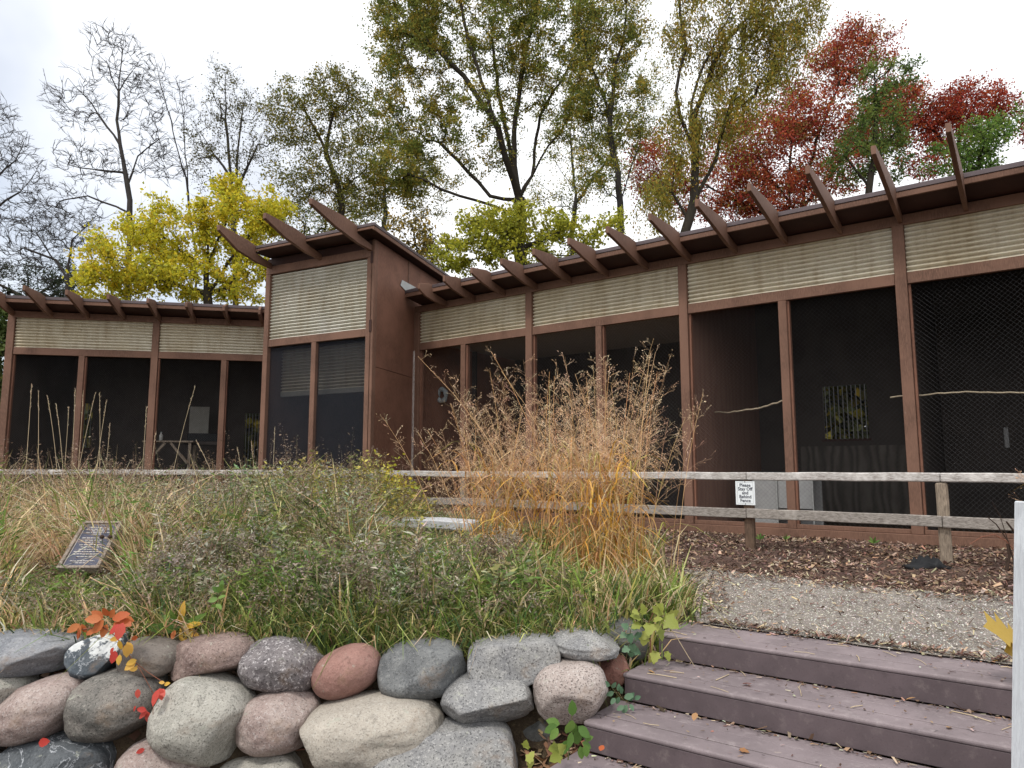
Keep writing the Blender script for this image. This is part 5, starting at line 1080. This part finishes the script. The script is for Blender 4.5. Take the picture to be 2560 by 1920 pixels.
# tall ornamental grass clump
def switchgrass(label, centres, n_stem, n_blade, H, seed, lean_bias=(0, 0), name='ornamental_grass'):
    rg = np.random.default_rng(seed); cs = np.array(centres); root = empty(name, (*cs[0][:2], 0), label, 'grass')
    ci = rg.integers(0, len(cs), n_stem); b = cs[ci, :2] + rg.normal(0, 1, (n_stem, 2)) * cs[ci, 2:3]; rel = (b - cs[ci, :2]) / cs[ci, 2:3]
    K = 7; t = np.linspace(0, 1, K); h = H * cs[ci, 3] * rg.uniform(0.55, 1.04, n_stem)
    d = rel * 0.10 + np.clip(rg.normal(-0.015, 0.10, (n_stem, 2)), -0.22, 0.15) + np.array(lean_bias); d[:, 0] = np.minimum(d[:, 0], np.where(b[:, 0] > 0.9, 0.10, 0.17))
    def st_(tt): return np.stack([b[:, :1] + d[:, :1] * h[:, None] * (0.5 * tt + 1.0 * tt ** 2.2), b[:, 1:] + d[:, 1:] * h[:, None] * (0.5 * tt + 1.0 * tt ** 2.2), h[:, None] * tt * (1 - 0.12 * tt * np.linalg.norm(d, axis=1)[:, None])], -1)
    P = st_(np.broadcast_to(t, (n_stem, K))); a = rg.uniform(0, 6.28, n_stem); sd = np.stack([np.cos(a), np.sin(a), 0 * a], 1)
    STEM = [(0.62, 0.35, 0.15), (0.55, 0.30, 0.13), (0.70, 0.46, 0.23), (0.50, 0.31, 0.17)]
    mb = MB(); mb.add(*ribbons(P, np.broadcast_to(np.linspace(0.0040, 0.0016, K), (n_stem, K)), sd, pick(STEM, n_stem, rg)))
    # leaf blades
    ci2 = rg.integers(0, len(cs), n_blade); bb = cs[ci2, :2] + rg.normal(0, 0.9, (n_blade, 2)) * cs[ci2, 2:3]; a2 = rg.uniform(0, 6.28, n_blade); z0 = rg.uniform(0, 1.0, n_blade) ** 1.5 * H * 0.52
    ll = rg.uniform(0.35, 0.85, n_blade); up_ = rg.uniform(0.35, 1.1, n_blade); K2 = 6; t2 = np.linspace(0, 1, K2); out = np.stack([np.cos(a2), np.sin(a2)], 1)
    hor = ll[:, None] * (0.15 * t2 + 0.55 * t2 ** 2); vert = ll[:, None] * (up_[:, None] * t2 - (0.45 + 0.35 * up_[:, None]) * t2 ** 2.6)
    P2 = np.stack([bb[:, :1] + out[:, :1] * hor, bb[:, 1:] + out[:, 1:] * hor, np.maximum(0.01, z0[:, None] + vert)], -1)
    W2 = rg.uniform(0.0045, 0.0105, n_blade)[:, None] * np.array([0.7, 1, 1, 0.85, 0.55, 0.08])[None]; a3 = a2 + math.pi / 2 + rg.normal(0, 0.5, n_blade)
    mb.add(*ribbons(P2, W2, np.stack([np.cos(a3), np.sin(a3), 0 * a3], 1), pick([(0.68, 0.38, 0.07), (0.74, 0.47, 0.11), (0.62, 0.36, 0.14), (0.66, 0.50, 0.27), (0.38, 0.34, 0.09), (0.55, 0.30, 0.12)], n_blade, rg)))
    mb.build('stalks', M['dry'], root)
    # airy seed panicles
    nb = 15; tt = 0.52 + 0.48 * (np.arange(nb)[None] + rg.uniform(0, 1, (n_stem, nb))) / nb; Q = st_(tt); m = n_stem * nb; Q = Q.reshape(m, 3); hf = np.repeat(h, nb)
    pos_ = (1.0 - tt.reshape(-1)) / 0.48; a4 = rg.uniform(0, 6.28, m); bl = (0.08 + 0.27 * pos_) * rg.uniform(0.6, 1.2, m)
    D = np.stack([np.cos(a4), np.sin(a4), rg.uniform(0.5, 1.1, m)], 1); D = unit(D); E_ = Q + D * bl[:, None]; mid = Q + D * bl[:, None] * 0.5 + rg.normal(0, 0.006, (m, 3))
    PAN = [(0.62, 0.43, 0.27), (0.55, 0.37, 0.22), (0.72, 0.55, 0.37), (0.62, 0.40, 0.25)]
    mb = MB(); PP = np.stack([Q, mid, E_ - np.array([0, 0, 1]) * (bl * 0.10)[:, None]], 1); pc = pick(PAN, m, rg)
    mb.add(*ribbons(PP, np.broadcast_to([0.0012, 0.0010, 0.0008], (m, 3)), unit(np.cross(D, rg.normal(size=(m, 3)))), pc))
    ns = 5; u_ = rg.uniform(0.25, 1.0, (m, ns)); S0 = (Q[:, None] + (E_ - Q)[:, None] * u_[..., None]).reshape(-1, 3); k = len(S0)
    D2 = unit(np.repeat(D, ns, 0) + rg.normal(0, 0.55, (k, 3))); sl = 0.035 * rg.uniform(0.5, 1.6, k); S1 = S0 + D2 * sl[:, None]; cc = np.repeat(pc, ns, 0)
    mb.add(*ribbons(np.stack([S0, S1], 1), np.full((k, 2), 0.0008), unit(np.cross(D2, rg.normal(size=(k, 3)))), cc))
    mb.add(*leaf_quads(S1, D2, 0.015 * rg.uniform(0.7, 1.4, k), 0.0036, np.clip(cc * 1.12, 0, 0.9), rg))
    mb.build('seed_heads', M['dry'], root)
    return root
switchgrass('big fountain of orange gold switchgrass with airy pinkish seed heads beside the path', [(0.80, 6.8, 0.20, 1.0), (0.34, 7.1, 0.20, 0.94), (1.06, 7.1, 0.15, 0.98), (-0.16, 7.4, 0.18, 0.80)], 185, 1050, 2.3, 61)
switchgrass('tan feathery grass leaning in at the right edge of the picture', [(5.55, 6.9, 0.10, 1.0)], 26, 40, 1.55, 62, (-0.04, 0))

# tall single stalks above the meadow on the left
stalk_spec = [(79, 959, 70, 1225), (96, 978, 104, 1215), (118, 989, 160, 1200), (140, 1010, 175, 1210), (172, 1019, 166, 1215), (188, 973, 185, 1225), (208, 980, 200, 1220), (238, 985, 190, 1230), (249, 982, 258, 1200),
              (266, 1003, 240, 1210), (275, 1060, 268, 1210), (366, 1019, 360, 1215), (488, 965, 425, 1215), (389, 1083, 376, 1210), (490, 1101, 575, 1215), (593, 1120, 625, 1215), (628, 1105, 650, 1215), (687, 1069, 685, 1215)]
for k, (u, v, ub, vb) in enumerate(stalk_spec):
    Y = 9.6 + 0.13 * ((k * 5) % 11); top = np.array(atY(u, v, Y)); bx_ = atY(ub, vb, Y)[0]; base = np.array([bx_ + (bx_ - top[0]) * 0.2, Y - 0.1, 0.0])
    t = np.linspace(0, 1, 9)[:, None]; mid = (base + top) / 2 + np.array([(base[0] - top[0]) * 0.22, 0, 0.1]); P = (1 - t) ** 2 * base + 2 * t * (1 - t) * mid + t * t * top
    lab = {12: 'tallest dry grass stalk, leaning right in front of the pale board', 14: 'dry grass stalk arching left below the pale board', 15: 'short dry grass stalk bending left beside the wing post', 17: 'lone dry grass stalk in front of the dark screens of the tower'}.get(k, 'tall dry grass stalk with a thin seed spike rising above the left meadow')
    r_ = empty('grass_stalk', base, lab, 'grass stalk', 'tall dry grass stalks above the left meadow')
    vv, ff = tube_path(P, np.linspace(0.005, 0.003, 9), 4); mesh_np('stem', vv, ff, M['stem_dry'], r_, smooth=True)
    rg2 = np.random.default_rng(k); m = 26; tt = rg2.uniform(0.84, 1.0, m); i0 = np.clip((tt * 8).astype(int), 0, 7); fr = tt * 8 - i0; Q = P[i0] + (P[i0 + 1] - P[i0]) * fr[:, None]
    D = unit(P[-1] - P[-2]) + rg2.normal(0, 0.28, (m, 3)); vv, ff, cc = leaf_quads(Q, D, rg2.uniform(0.02, 0.045, m), 0.0042, pick([(0.55, 0.46, 0.33), (0.45, 0.35, 0.24)], m, rg2), rg2)
    mesh_np('seed_spike', vv, ff, M['dry'], r_, cc)
# dark coneflower seed heads
for k, (u, v, Y) in enumerate([(255, 1342, 6.0), (275, 1342, 6.05), (290, 1296, 7.6), (303, 1303, 7.6), (340, 1262, 8.2), (358, 1276, 8), (365, 1236, 8.6), (390, 1256, 8.4), (433, 1312, 7.3), (468, 1280, 7.6), (485, 1296, 7.4), (486, 1236, 8.4), (420, 1228, 8.8), (445, 1218, 8.9), (600, 1250, 8.2), (250, 1430, 5.9)]):
    hp = np.array(atY(u, v, Y)); base = np.array([hp[0] + 0.05 * math.sin(k * 2.1), Y + 0.03, 0.0])
    lab = {0: 'dead coneflower whose dark head shows before the middle of the plaque', 1: 'dead coneflower whose dark head touches the right edge of the plaque', 14: 'dead coneflower farthest to the right in the meadow', 15: 'dead coneflower low beside the foot of the plaque'}.get(k, 'dead coneflower stem carrying a round dark seed head')
    r_ = empty('coneflower', base, lab, 'flower', 'dead coneflowers with dark round heads')
    t = np.linspace(0, 1, 5)[:, None]; P = base + (hp - base) * t + np.array([0.02, 0, 0]) * np.sin(t * 3.1); vv, ff = tube_path(P, 0.0028, 4); mesh_np('stem', vv, ff, M['stem'], r_)
    v_, f_ = ico(2); v_ = v_ * (1 + 0.12 * np.sin(v_[:, :1] * 17) * np.sin(v_[:, 1:2] * 19)) * [0.019, 0.019, 0.017]; mesh_np('seed_head', v_ + hp, f_, M['head'], r_)

# bench in the grass
bn = empty('slab_bench', (-1.22, 9.9, 0), 'low pale slab bench half buried in the meadow grass', 'bench')
b0, b1 = np.array([-1.86, 10.1, 0.43]), np.array([-0.50, 9.8, 0.38])
beam_mesh('seat', M['bench'], bn, b0, b1, 0.46, 0.13, 0.02, jitter=0.01)
for t in (0.18, 0.5, 0.85):
    q = b0 + (b1 - b0) * t; beam_mesh('leg', M['crate'], bn, (q[0], q[1], -0.05), (q[0], q[1], q[2] - 0.067), 0.14, 0.30, 0.012)

# plaque on a post
A_, B_ = np.array(atY(140, 1424, 6.15)), np.array(atY(247, 1419, 6.15)); C_, D_ = np.array(atY(192, 1304, 6.62)), np.array(atY(295, 1303, 6.62))
zc = (A_[2] + B_[2]) / 2; A_[2] = B_[2] = zc; zt = (C_[2] + D_[2]) / 2; C_[2] = D_[2] = zt
W_ = B_[0] - A_[0]; C_ = np.array([A_[0] - 0.06, 6.60, zt]); D_ = np.array([B_[0] - 0.06, 6.60, zt])
pxd = np.array([1.0, 0, 0]); pyd = unit(C_ - A_); pnd = np.cross(pxd, pyd); PH = np.linalg.norm(C_ - A_)
pq = empty('memorial_plaque', ((A_[0] + B_[0]) / 2, 6.35, 0), 'dark engraved plaque in a weathered wooden frame tilted on a short post', 'plaque')
def pbox(name, mat, x0, x1, y0, y1, n0, n1, bev=0.003, parent=pq):
    vv = [A_ + pxd * x + pyd * y + pnd * n for n in (n0, n1) for x, y in ((x0, y0), (x1, y0), (x1, y1), (x0, y1))]
    o = mesh_np(name, vv, BOXF, mat, parent); fix_normals(o)
    if bev: bevel(o, bev)
    return o
pbox('backing', M['plaque_wood'], 0, W_, 0, PH, -0.06, -0.02)
for a, b, c, d in ((0, W_, 0, 0.03), (0, W_, PH - 0.03, PH), (0, 0.03, 0.031, PH - 0.031), (W_ - 0.03, W_, 0.031, PH - 0.031)): pbox('frame_strip', M['plaque_wood'], a, b, c, d, -0.0195, 0.012)
plate = pbox('plate', M['bronze'], 0.034, W_ - 0.034, 0.034, PH - 0.034, -0.0195, -0.008, 0)
for a, b, c, d in ((0.036, W_ - 0.036, 0.036, 0.041), (0.036, W_ - 0.036, PH - 0.041, PH - 0.036), (0.036, 0.041, 0.042, PH - 0.042), (W_ - 0.041, W_ - 0.036, 0.042, PH - 0.042)): pbox('rim', M['letter'], a, b, c, d, -0.0078, -0.005, 0)
rg2 = np.random.default_rng(5); mbx = []
for y, wf in ((0.93, .8), (0.885, .95), (0.84, .5), (0.80, .85), (0.76, .35), (0.665, .9), (0.61, .6), (0.56, .55), (0.50, .85), (0.445, .65), (0.39, .7), (0.335, .95), (0.28, .9), (0.22, .55), (0.12, .85), (0.075, .4)):
    x = W_ / 2 - (W_ - 0.11) * wf / 2; xe = W_ / 2 + (W_ - 0.11) * wf / 2
    while x < xe:
        l = rg2.uniform(0.018, 0.045); l = min(l, xe - x); yy = 0.034 + (PH - 0.068) * y + rg2.normal(0, 0.001); mbx.append((x, x + l * 0.8, yy - 0.0045, yy + 0.0045)); x += l
vv, ff = [], []
for a, b, c, d in mbx:
    k = len(vv); vv += [A_ + pxd * x + pyd * y + pnd * n for n in (-0.0078, -0.006) for x, y in ((a, c), (b, c), (b, d), (a, d))]; ff += [tuple(i + k for i in q) for q in BOXF]
mesh_np('lettering', vv, ff, M['letter'], pq)['kind'] = 'stuff'
cx = (A_[0] + B_[0]) / 2
beam_mesh('post', M['fpost_dark'], pq, (cx, 6.36, -0.1), (cx, 6.36, (zc + zt) / 2 - 0.07), 0.09, 0.09, 0.004)

# ---------------------------------------------------------------- small leafy plants built leaf by leaf
def leaf_mesh(name, kind):
    if kind == 'oval': out = [(0, 0), (0.22, 0.20), (0.30, 0.45), (0.20, 0.78), (0, 1.0)]
    elif kind == 'lobed': out = [(0, 0), (0.30, -0.06), (0.36, 0.18), (0.56, 0.34), (0.33, 0.52), (0.30, 0.72), (0, 1.0)]
    elif kind == 'oak': out = [(0, 0), (0.08, 0.16), (0.30, 0.24), (0.14, 0.36), (0.40, 0.50), (0.18, 0.60), (0.34, 0.78), (0.12, 0.84), (0, 1.0)]
    else: out = [(0, 0), (0.12, 0.25), (0.15, 0.5), (0.09, 0.8), (0, 1.0)]
    n = len(out); v = []
    for x, y in out: v.append((x, y, 0.14 * x - 0.12 * y * y)); 
    for x, y in out: v.append((0, y, -0.12 * y * y - 0.0))
    for x, y in out: v.append((-x, y, 0.14 * x - 0.12 * y * y))
    f = []
    for i in range(n - 1): f += [(n + i, i, i + 1, n + i + 1), (2 * n + i, n + i, n + i + 1, 2 * n + i + 1)]
    me = bpy.data.meshes.new(name); me.from_pydata(v, [], f); bm = bmesh.new(); bm.from_mesh(me); bmesh.ops.remove_doubles(bm, verts=bm.verts[:], dist=1e-5); bm.to_mesh(me); bm.free()
    me.polygons.foreach_set('use_smooth', np.ones(len(me.polygons), bool)); return me
LEAFM = {}
def get_leaf(kind, mat):
    if (kind, mat) not in LEAFM:
        me = leaf_mesh('leaf', kind); me.materials.append(M[mat]); LEAFM[kind, mat] = me
    return LEAFM[kind, mat]
def put_leaf(parent, kind, mat, p, size, ang, tiltx=None, rg=None, name='leaf', label=None):
    """p world point of the leaf base, ang direction in the upright picture-like plane (radians from +x), facing roughly -Y with random tilt"""
    o = bpy.data.objects.new(name, get_leaf(kind, mat)); COL.objects.link(o)
    yd = Vector((math.cos(ang), rg.normal(-0.25, 0.3), math.sin(ang))).normalized(); nz = Vector((rg.normal(0, 0.35), -1.0 + rg.normal(0, 0.2), 0.55 + rg.normal(0, 0.35))); nz = (nz - yd * nz.dot(yd)).normalized(); xd_ = yd.cross(nz)
    R = Matrix((xd_, yd, nz)).transposed().to_4x4(); s = size * rg.uniform(0.85, 1.15)
    base = Vector(p) - (Vector(ORG[parent]) if parent is not None else Vector((0, 0, 0)))
    o.matrix_local = Matrix.Translation(base) @ R @ Matrix.Diagonal((s, s, s, 1)); 
    if parent is not None: o.parent = parent
    if label: o['label'] = label
    return o
rg = np.random.default_rng(77)
def vine_stem(parent, uvs, Y, r, mat, name='stem'):
    P = np.array([atY(u, v, Y if np.isscalar(Y) else Y[i]) for i, (u, v) in enumerate(uvs)]); v, f = tube_path(P, np.linspace(r, r * 0.6, len(P)), 5); return mesh_np(name, v, f, M[mat], parent, smooth=True)
YV = 4.50
vine = empty('creeper_vine', atY(300, 1600, YV), 'red, orange and yellow leaved creeper trailing over the left stones', 'vine')
vine_stem(vine, [(200, 1575), (255, 1565), (287, 1589), (308, 1616), (331, 1650), (370, 1681), (412, 1708)], YV, 0.004, 'stem_red')
vine_stem(vine, [(345, 1665), (365, 1700), (384, 1735), (382, 1800), (377, 1860), (366, 1915)], YV - 0.1, 0.0025, 'stem_red')
def cluster(parent, kind, mat, items, Y, rg):
    for u, v, deg, size in items: put_leaf(parent, kind, mat, atY(u, v, Y + rg.normal(0, 0.02)), size, math.radians(deg), rg=rg)
cluster(vine, 'oval', 'l_orange', [(200, 1560, 215, .085), (203, 1562, 255, .085), (204, 1560, 300, .07), (198, 1575, 260, .07), (255, 1548, 175, .10), (258, 1546, 140, .09), (260, 1550, 230, .10), (272, 1540, 110, .07), (280, 1548, 20, .10), (290, 1552, 5, .12), (285, 1556, 330, .09), (268, 1560, 255, .09), (300, 1550, 345, .10), (275, 1545, 60, .07), (345, 1592, 200, .06), (240, 1575, 200, .07)], YV, rg)
cluster(vine, 'oval', 'l_red', [(308, 1556, 260, .09), (302, 1560, 225, .09), (288, 1626, 270, .07), (284, 1618, 250, .05), (345, 1722, 275, .05), (398, 1722, 255, .09), (402, 1722, 320, .06), (399, 1720, 290, .08), (366, 1776, 165, .055), (368, 1776, 225, .07), (368, 1778, 290, .065), (340, 1765, 240, .035), (362, 1872, 200, .05)], YV - 0.08, rg)
cluster(vine, 'oval', 'l_yellow', [(300, 1594, 190, .06), (298, 1600, 280, .06), (320, 1608, 265, .08), (318, 1605, 300, .08), (300, 1636, 275, .07), (342, 1650, 200, .06), (340, 1655, 215, .07), (345, 1664, 225, .05), (345, 1670, 190, .05), (410, 1712, 20, .05), (412, 1707, 170, .035)], YV - 0.03, rg)
lf = put_leaf(None, 'oval', 'l_red', atY(96, 1858, 4.22), 0.085, math.radians(15), rg=rg, name='fallen_leaf'); tag(lf, 'single scarlet leaf lying on the dark veined stone', 'leaf')
sp = empty('seedling', atY(530, 1530, 4.98), 'fresh green seedling with round leaves in the grass above the wall', 'plant')
vine_stem(sp, [(535, 1565), (545, 1520), (552, 1470)], 4.98, 0.003, 'stem')
cluster(sp, 'oval', 'l_green', [(548, 1480, 60, .07), (550, 1480, 140, .07), (545, 1495, 20, .07), (545, 1497, 190, .07), (552, 1470, 85, .06), (540, 1510, 330, .06), (541, 1512, 200, .05)], 4.96, rg)
hp_ = empty('yellowing_plant', atY(450, 1570, 4.95), 'clump of yellowing strap leaves above the pink brown stone', 'plant')
vine_stem(hp_, [(455, 1590), (452, 1560), (450, 1530)], 4.95, 0.004, 'stem')
cluster(hp_, 'strap', 'l_yellow', [(450, 1570, 300, .16), (452, 1565, 340, .22), (455, 1570, 20, .2), (450, 1560, 80, .14)], 4.92, rg); cluster(hp_, 'strap', 'l_green', [(448, 1575, 170, .2), (450, 1572, 150, .18), (455, 1575, 35, .22), (452, 1576, 110, .2)], 4.94, rg); cluster(hp_, 'oval', 'l_orange', [(437, 1575, 270, .06), (375, 1590, 200, .08)], 4.9, rg)
gw = empty('wild_grape', atY(1620, 1600, 4.95), 'yellow green lobed vine hanging over the top step by the dark boulder', 'vine')
vine_stem(gw, [(1628, 1640), (1626, 1600), (1620, 1560), (1640, 1520)], 4.98, 0.004, 'stem_red'); vine_stem(gw, [(1660, 1550), (1690, 1590), (1720, 1640), (1736, 1665)], 4.85, 0.003, 'stem_dry')
cluster(gw, 'lobed', 'l_lime', [(1600, 1545, 160, 0.080), (1610, 1535, 100, 0.080), (1640, 1535, 60, 0.096), (1660, 1545, 330, 0.104), (1625, 1560, 250, 0.080), (1645, 1570, 290, 0.080), (1600, 1560, 200, 0.072), (1635, 1550, 20, 0.072), (1620, 1580, 230, 0.064), (1650, 1525, 120, 0.080), (1612, 1590, 260, 0.064), (1670, 1540, 20, 0.088), (1640, 1630, 250, 0.080), (1665, 1630, 290, 0.064), (1630, 1640, 290, 0.064), (1595, 1530, 170, 0.064), (1640, 1560, 270, 0.056)], 4.88, rg)
iv = empty('ivy', atY(1570, 1600, 5.0), 'blue green ivy draped down the dark round boulder', 'ivy')
vine_stem(iv, [(1580, 1560), (1572, 1600), (1578, 1640)], 5.0, 0.003, 'stem')
cluster(iv, 'lobed', 'l_teal', [(1570, 1570, 150, .06), (1580, 1572, 40, .06), (1575, 1585, 270, .07), (1590, 1585, 320, .06), (1565, 1585, 200, .06), (1580, 1610, 280, .06), (1572, 1620, 200, .06), (1585, 1625, 330, .06), (1578, 1630, 270, .05)], 4.93, rg)
iv2 = empty('ivy', atY(1550, 1740, 4.6), 'blue green ivy sprig growing at the end of the second step', 'ivy')
vine_stem(iv2, [(1525, 1712), (1545, 1740), (1575, 1760)], 4.62, 0.003, 'stem')
cluster(iv2, 'oval', 'l_teal', [(1525, 1715, 150, .05), (1530, 1720, 60, .05), (1535, 1730, 200, .055), (1545, 1728, 80, .05), (1555, 1735, 100, .06), (1548, 1742, 250, .05), (1560, 1745, 20, .06), (1570, 1752, 60, .06), (1575, 1760, 300, .05), (1568, 1762, 240, .06), (1560, 1765, 200, .05), (1585, 1748, 20, .05), (1538, 1745, 220, .05)], 4.58, rg)
wd = empty('weed', atY(1410, 1880, 4.1), 'bright green leafy weed at the foot of the speckled stone', 'plant')
vine_stem(wd, [(1420, 1900), (1428, 1830), (1430, 1770)], 4.12, 0.004, 'stem')
cluster(wd, 'oval', 'l_green', [(1431, 1790, 90, .09), (1425, 1800, 290, .10), (1432, 1800, 250, .11), (1400, 1810, 160, .09), (1392, 1812, 200, .08), (1395, 1820, 230, .07), (1445, 1815, 320, .08), (1440, 1825, 280, .10), (1430, 1830, 250, .10), (1452, 1838, 10, .06), (1455, 1855, 330, .07), (1462, 1850, 30, .06), (1450, 1865, 280, .07), (1420, 1850, 240, .08), (1465, 1860, 270, .06)], 4.08, rg)
cluster(wd, 'lobed', 'l_lime', [(1395, 1870, 170, .07), (1400, 1885, 200, .07), (1410, 1880, 120, .06), (1320, 1905, 60, .07), (1330, 1915, 120, .06), (1315, 1870, 90, .06)], 4.1, rg)
ys_ = empty('yellow_shrub', (-1.95, 11.2, 0), 'yellow leaved shrub in front of the tower wall behind the slab bench', 'shrub')
Pst = [np.array([-1.95, 11.2, 0]), np.array([-1.9, 11.2, 0.5]), np.array([-1.85, 11.15, 1.05])]; v, f = tube_path(Pst, [0.012, 0.009, 0.005], 5); mesh_np('stem', v, f, M['stem'], ys_)
n = 520; cen = np.array([-1.85, 11.1, 0.72]) + rg.normal(0, 1, (n, 3)) * [0.20, 0.16, 0.22]; vv, ff, cc = leaf_quads(cen, rg.normal(size=(n, 3)) + [0, -0.4, -0.6], 0.085 * rg.uniform(0.6, 1.2, n), 0.026, pick([(0.55, 0.42, 0.03), (0.48, 0.42, 0.05), (0.36, 0.36, 0.06)], n, rg), rg)
mesh_np('foliage', vv, ff, M['leaf'], ys_, cc)
# leaves on the mulch beside the fence, weeds by the sill
for u, v, Yd, lab in ((1900, 1335, 10.9, 'small broad leaved weed at the sill just right of the dark fence post'), (1965, 1335, 10.4, 'single leaf weed at the sill left of the aviary post'), (2185, 1345, 9.9, 'low green weed in the mulch between the two fence posts')):
    w0 = atz(u, v + 22, 0.02); pw = empty('weed', w0, lab, 'plant')
    Pst = [np.array(w0), np.array(w0) + [0, 0, 0.12]]; vv, ff = tube_path(Pst, [0.004, 0.003], 4); mesh_np('stem', vv, ff, M['stem'], pw)
    for a in (35, 80, 110, 150): put_leaf(pw, 'strap', 'l_green', np.array(w0) + [0, 0, 0.05], 0.11, math.radians(a + rg.normal(0, 8)), rg=rg)
gl = put_leaf(None, 'oak', 'l_gold', atY(2565, 1612, 4.05), 0.34, math.radians(152), rg=np.random.default_rng(4), name='oak_leaf'); tag(gl, 'large golden lobed leaf poking out beside the white post', 'leaf')
gl2 = put_leaf(None, 'oak', 'l_gold', atY(2560, 1622, 4.07), 0.20, math.radians(172), rg=np.random.default_rng(8), name='oak_leaf'); tag(gl2, 'lower smaller golden lobed leaf beside the white post', 'leaf')

# bare dark stems by the right edge
bs = empty('bare_shrub', atz(2545, 1455, 0.0), 'few bare dark and tan stems bending beside the white post', 'shrub')
for uvs, r, m in (([(2545, 1440), (2520, 1352), (2490, 1310), (2468, 1292)], 0.008, 'head'), ([(2548, 1345), (2530, 1322), (2516, 1304)], 0.013, 'head'), ([(2540, 1380), (2515, 1352), (2485, 1336), (2455, 1342), (2425, 1360)], 0.006, 'stem_red'), ([(2520, 1352), (2500, 1290), (2480, 1255)], 0.004, 'head'), ([(2516, 1425), (2524, 1390), (2518, 1360)], 0.017, 'head'), ([(2500, 1432), (2512, 1410), (2518, 1395)], 0.004, 'head')):
    vine_stem(bs, uvs, 7.2, r, m, 'branch')
# crumpled black cloth
bc = np.array(atz(2300, 1418, 0.02)); vv_, ff_ = ico(3); vv_ = vv_ * (1 + lump(vv_, np.random.default_rng(2), 0.30, (2.5, 5, 9, 16)))[:, None] * [0.24, 0.12, 0.06]; vv_[:, 2] = np.maximum(vv_[:, 2], -0.02)
vv_[:, 2] += 0.09 * np.exp(-((vv_[:, 0] - 0.17) / 0.03) ** 2) * (vv_[:, 2] > 0.01) + 0.08 * np.exp(-((vv_[:, 0] - 0.02) / 0.025) ** 2) * (vv_[:, 2] > 0.01)
cl_ = mesh_np('black_cloth', vv_ + bc, ff_, M['black'], None, smooth=False, origin=bc); tag(cl_, 'crumpled black cloth lying on the mulch by the right fence post', 'cloth')

# ---------------------------------------------------------------- litter on the steps
def step_top(q): return -RISE * math.ceil(max(q, 0) / TREAD)
rg = np.random.default_rng(12)
for k, (u, v, mat, L, kd) in enumerate([(1690, 1682, 'l_yellow', .07, 'strap'), (1880, 1715, 'l_orange', .06, 'oval'), (2430, 1648, 'l_yellow', .10, 'strap'), (2480, 1655, 'l_yellow', .05, 'oval'), (1740, 1788, 'l_brown', .05, 'oval'), (1500, 1885, 'l_orange', .04, 'oval'), (1850, 1880, 'l_brown', .05, 'lobed'), (2370, 1825, 'l_brown', .05, 'oval'), (1620, 1680, 'l_brown', .05, 'oval'), (2290, 1750, 'l_brown', .05, 'oval')]):
    best = None
    for kk in range(4):
        p = atz(u, v, -RISE * kk); q = (np.array(p[:2]) - T0) @ NR
        if TREAD * (kk - 1) <= q <= TREAD * kk: best = p
    if best is None: best = atz(u, v, 0.0)
    o = bpy.data.objects.new('fallen_leaf', get_leaf(kd, mat)); COL.objects.link(o); o.location = Vector(best) + Vector((0, 0, 0.012)); o.rotation_euler = (rg.normal(0, 0.2), rg.normal(0, 0.2), rg.uniform(0, 6.28)); o.scale = (L, L, L)
    tag(o, 'small %s fallen leaf lying flat on the dark steps' % {'l_yellow': 'yellow', 'l_orange': 'orange', 'l_brown': 'brown'}[mat], 'leaf', '%s leaves fallen on the steps' % {'l_yellow': 'yellow', 'l_orange': 'orange', 'l_brown': 'brown'}[mat])
for k in range(46):
    kk = int(rg.integers(0, 4)); s = rg.uniform(0.1, 2.3); q = TREAD * kk - rg.uniform(0.03, TREAD - 0.03); p = np.array(FStep.pt(s, q, -RISE * kk + 0.004)); a = rg.uniform(0, 3.14); L = rg.uniform(0.05, 0.2)
    d = np.array([math.cos(a), math.sin(a), 0.0]); P = [p - d * L / 2, p + np.array([rg.normal(0, .006), rg.normal(0, .006), 0.004]), p + d * L / 2]
    v, f = tube_path(P, rg.uniform(0.0015, 0.003), 4); o = mesh_np('twig', v, f, M['stem_dry'], None, origin=p); tag(o, 'short pale twig lying on the dark steps', 'twig', 'twigs scattered on the steps')
n = 1000; kk = rg.integers(0, 4, n); s = rg.uniform(0, 2.6, n); q = TREAD * kk - np.where(rg.uniform(0, 1, n) < 0.55, TREAD - 0.02 - np.abs(rg.normal(0, 0.03, n)), rg.uniform(0.02, TREAD - 0.03, n)); xy = T0 + DR * s[:, None] + NR * q[:, None]
chips('step_litter', xy, 0.022, 0.004, [(0.12, 0.07, 0.05), (0.42, 0.36, 0.27), (0.25, 0.16, 0.1), (0.08, 0.05, 0.04)], zf=-RISE * kk + 0.003, tilt=0.1)
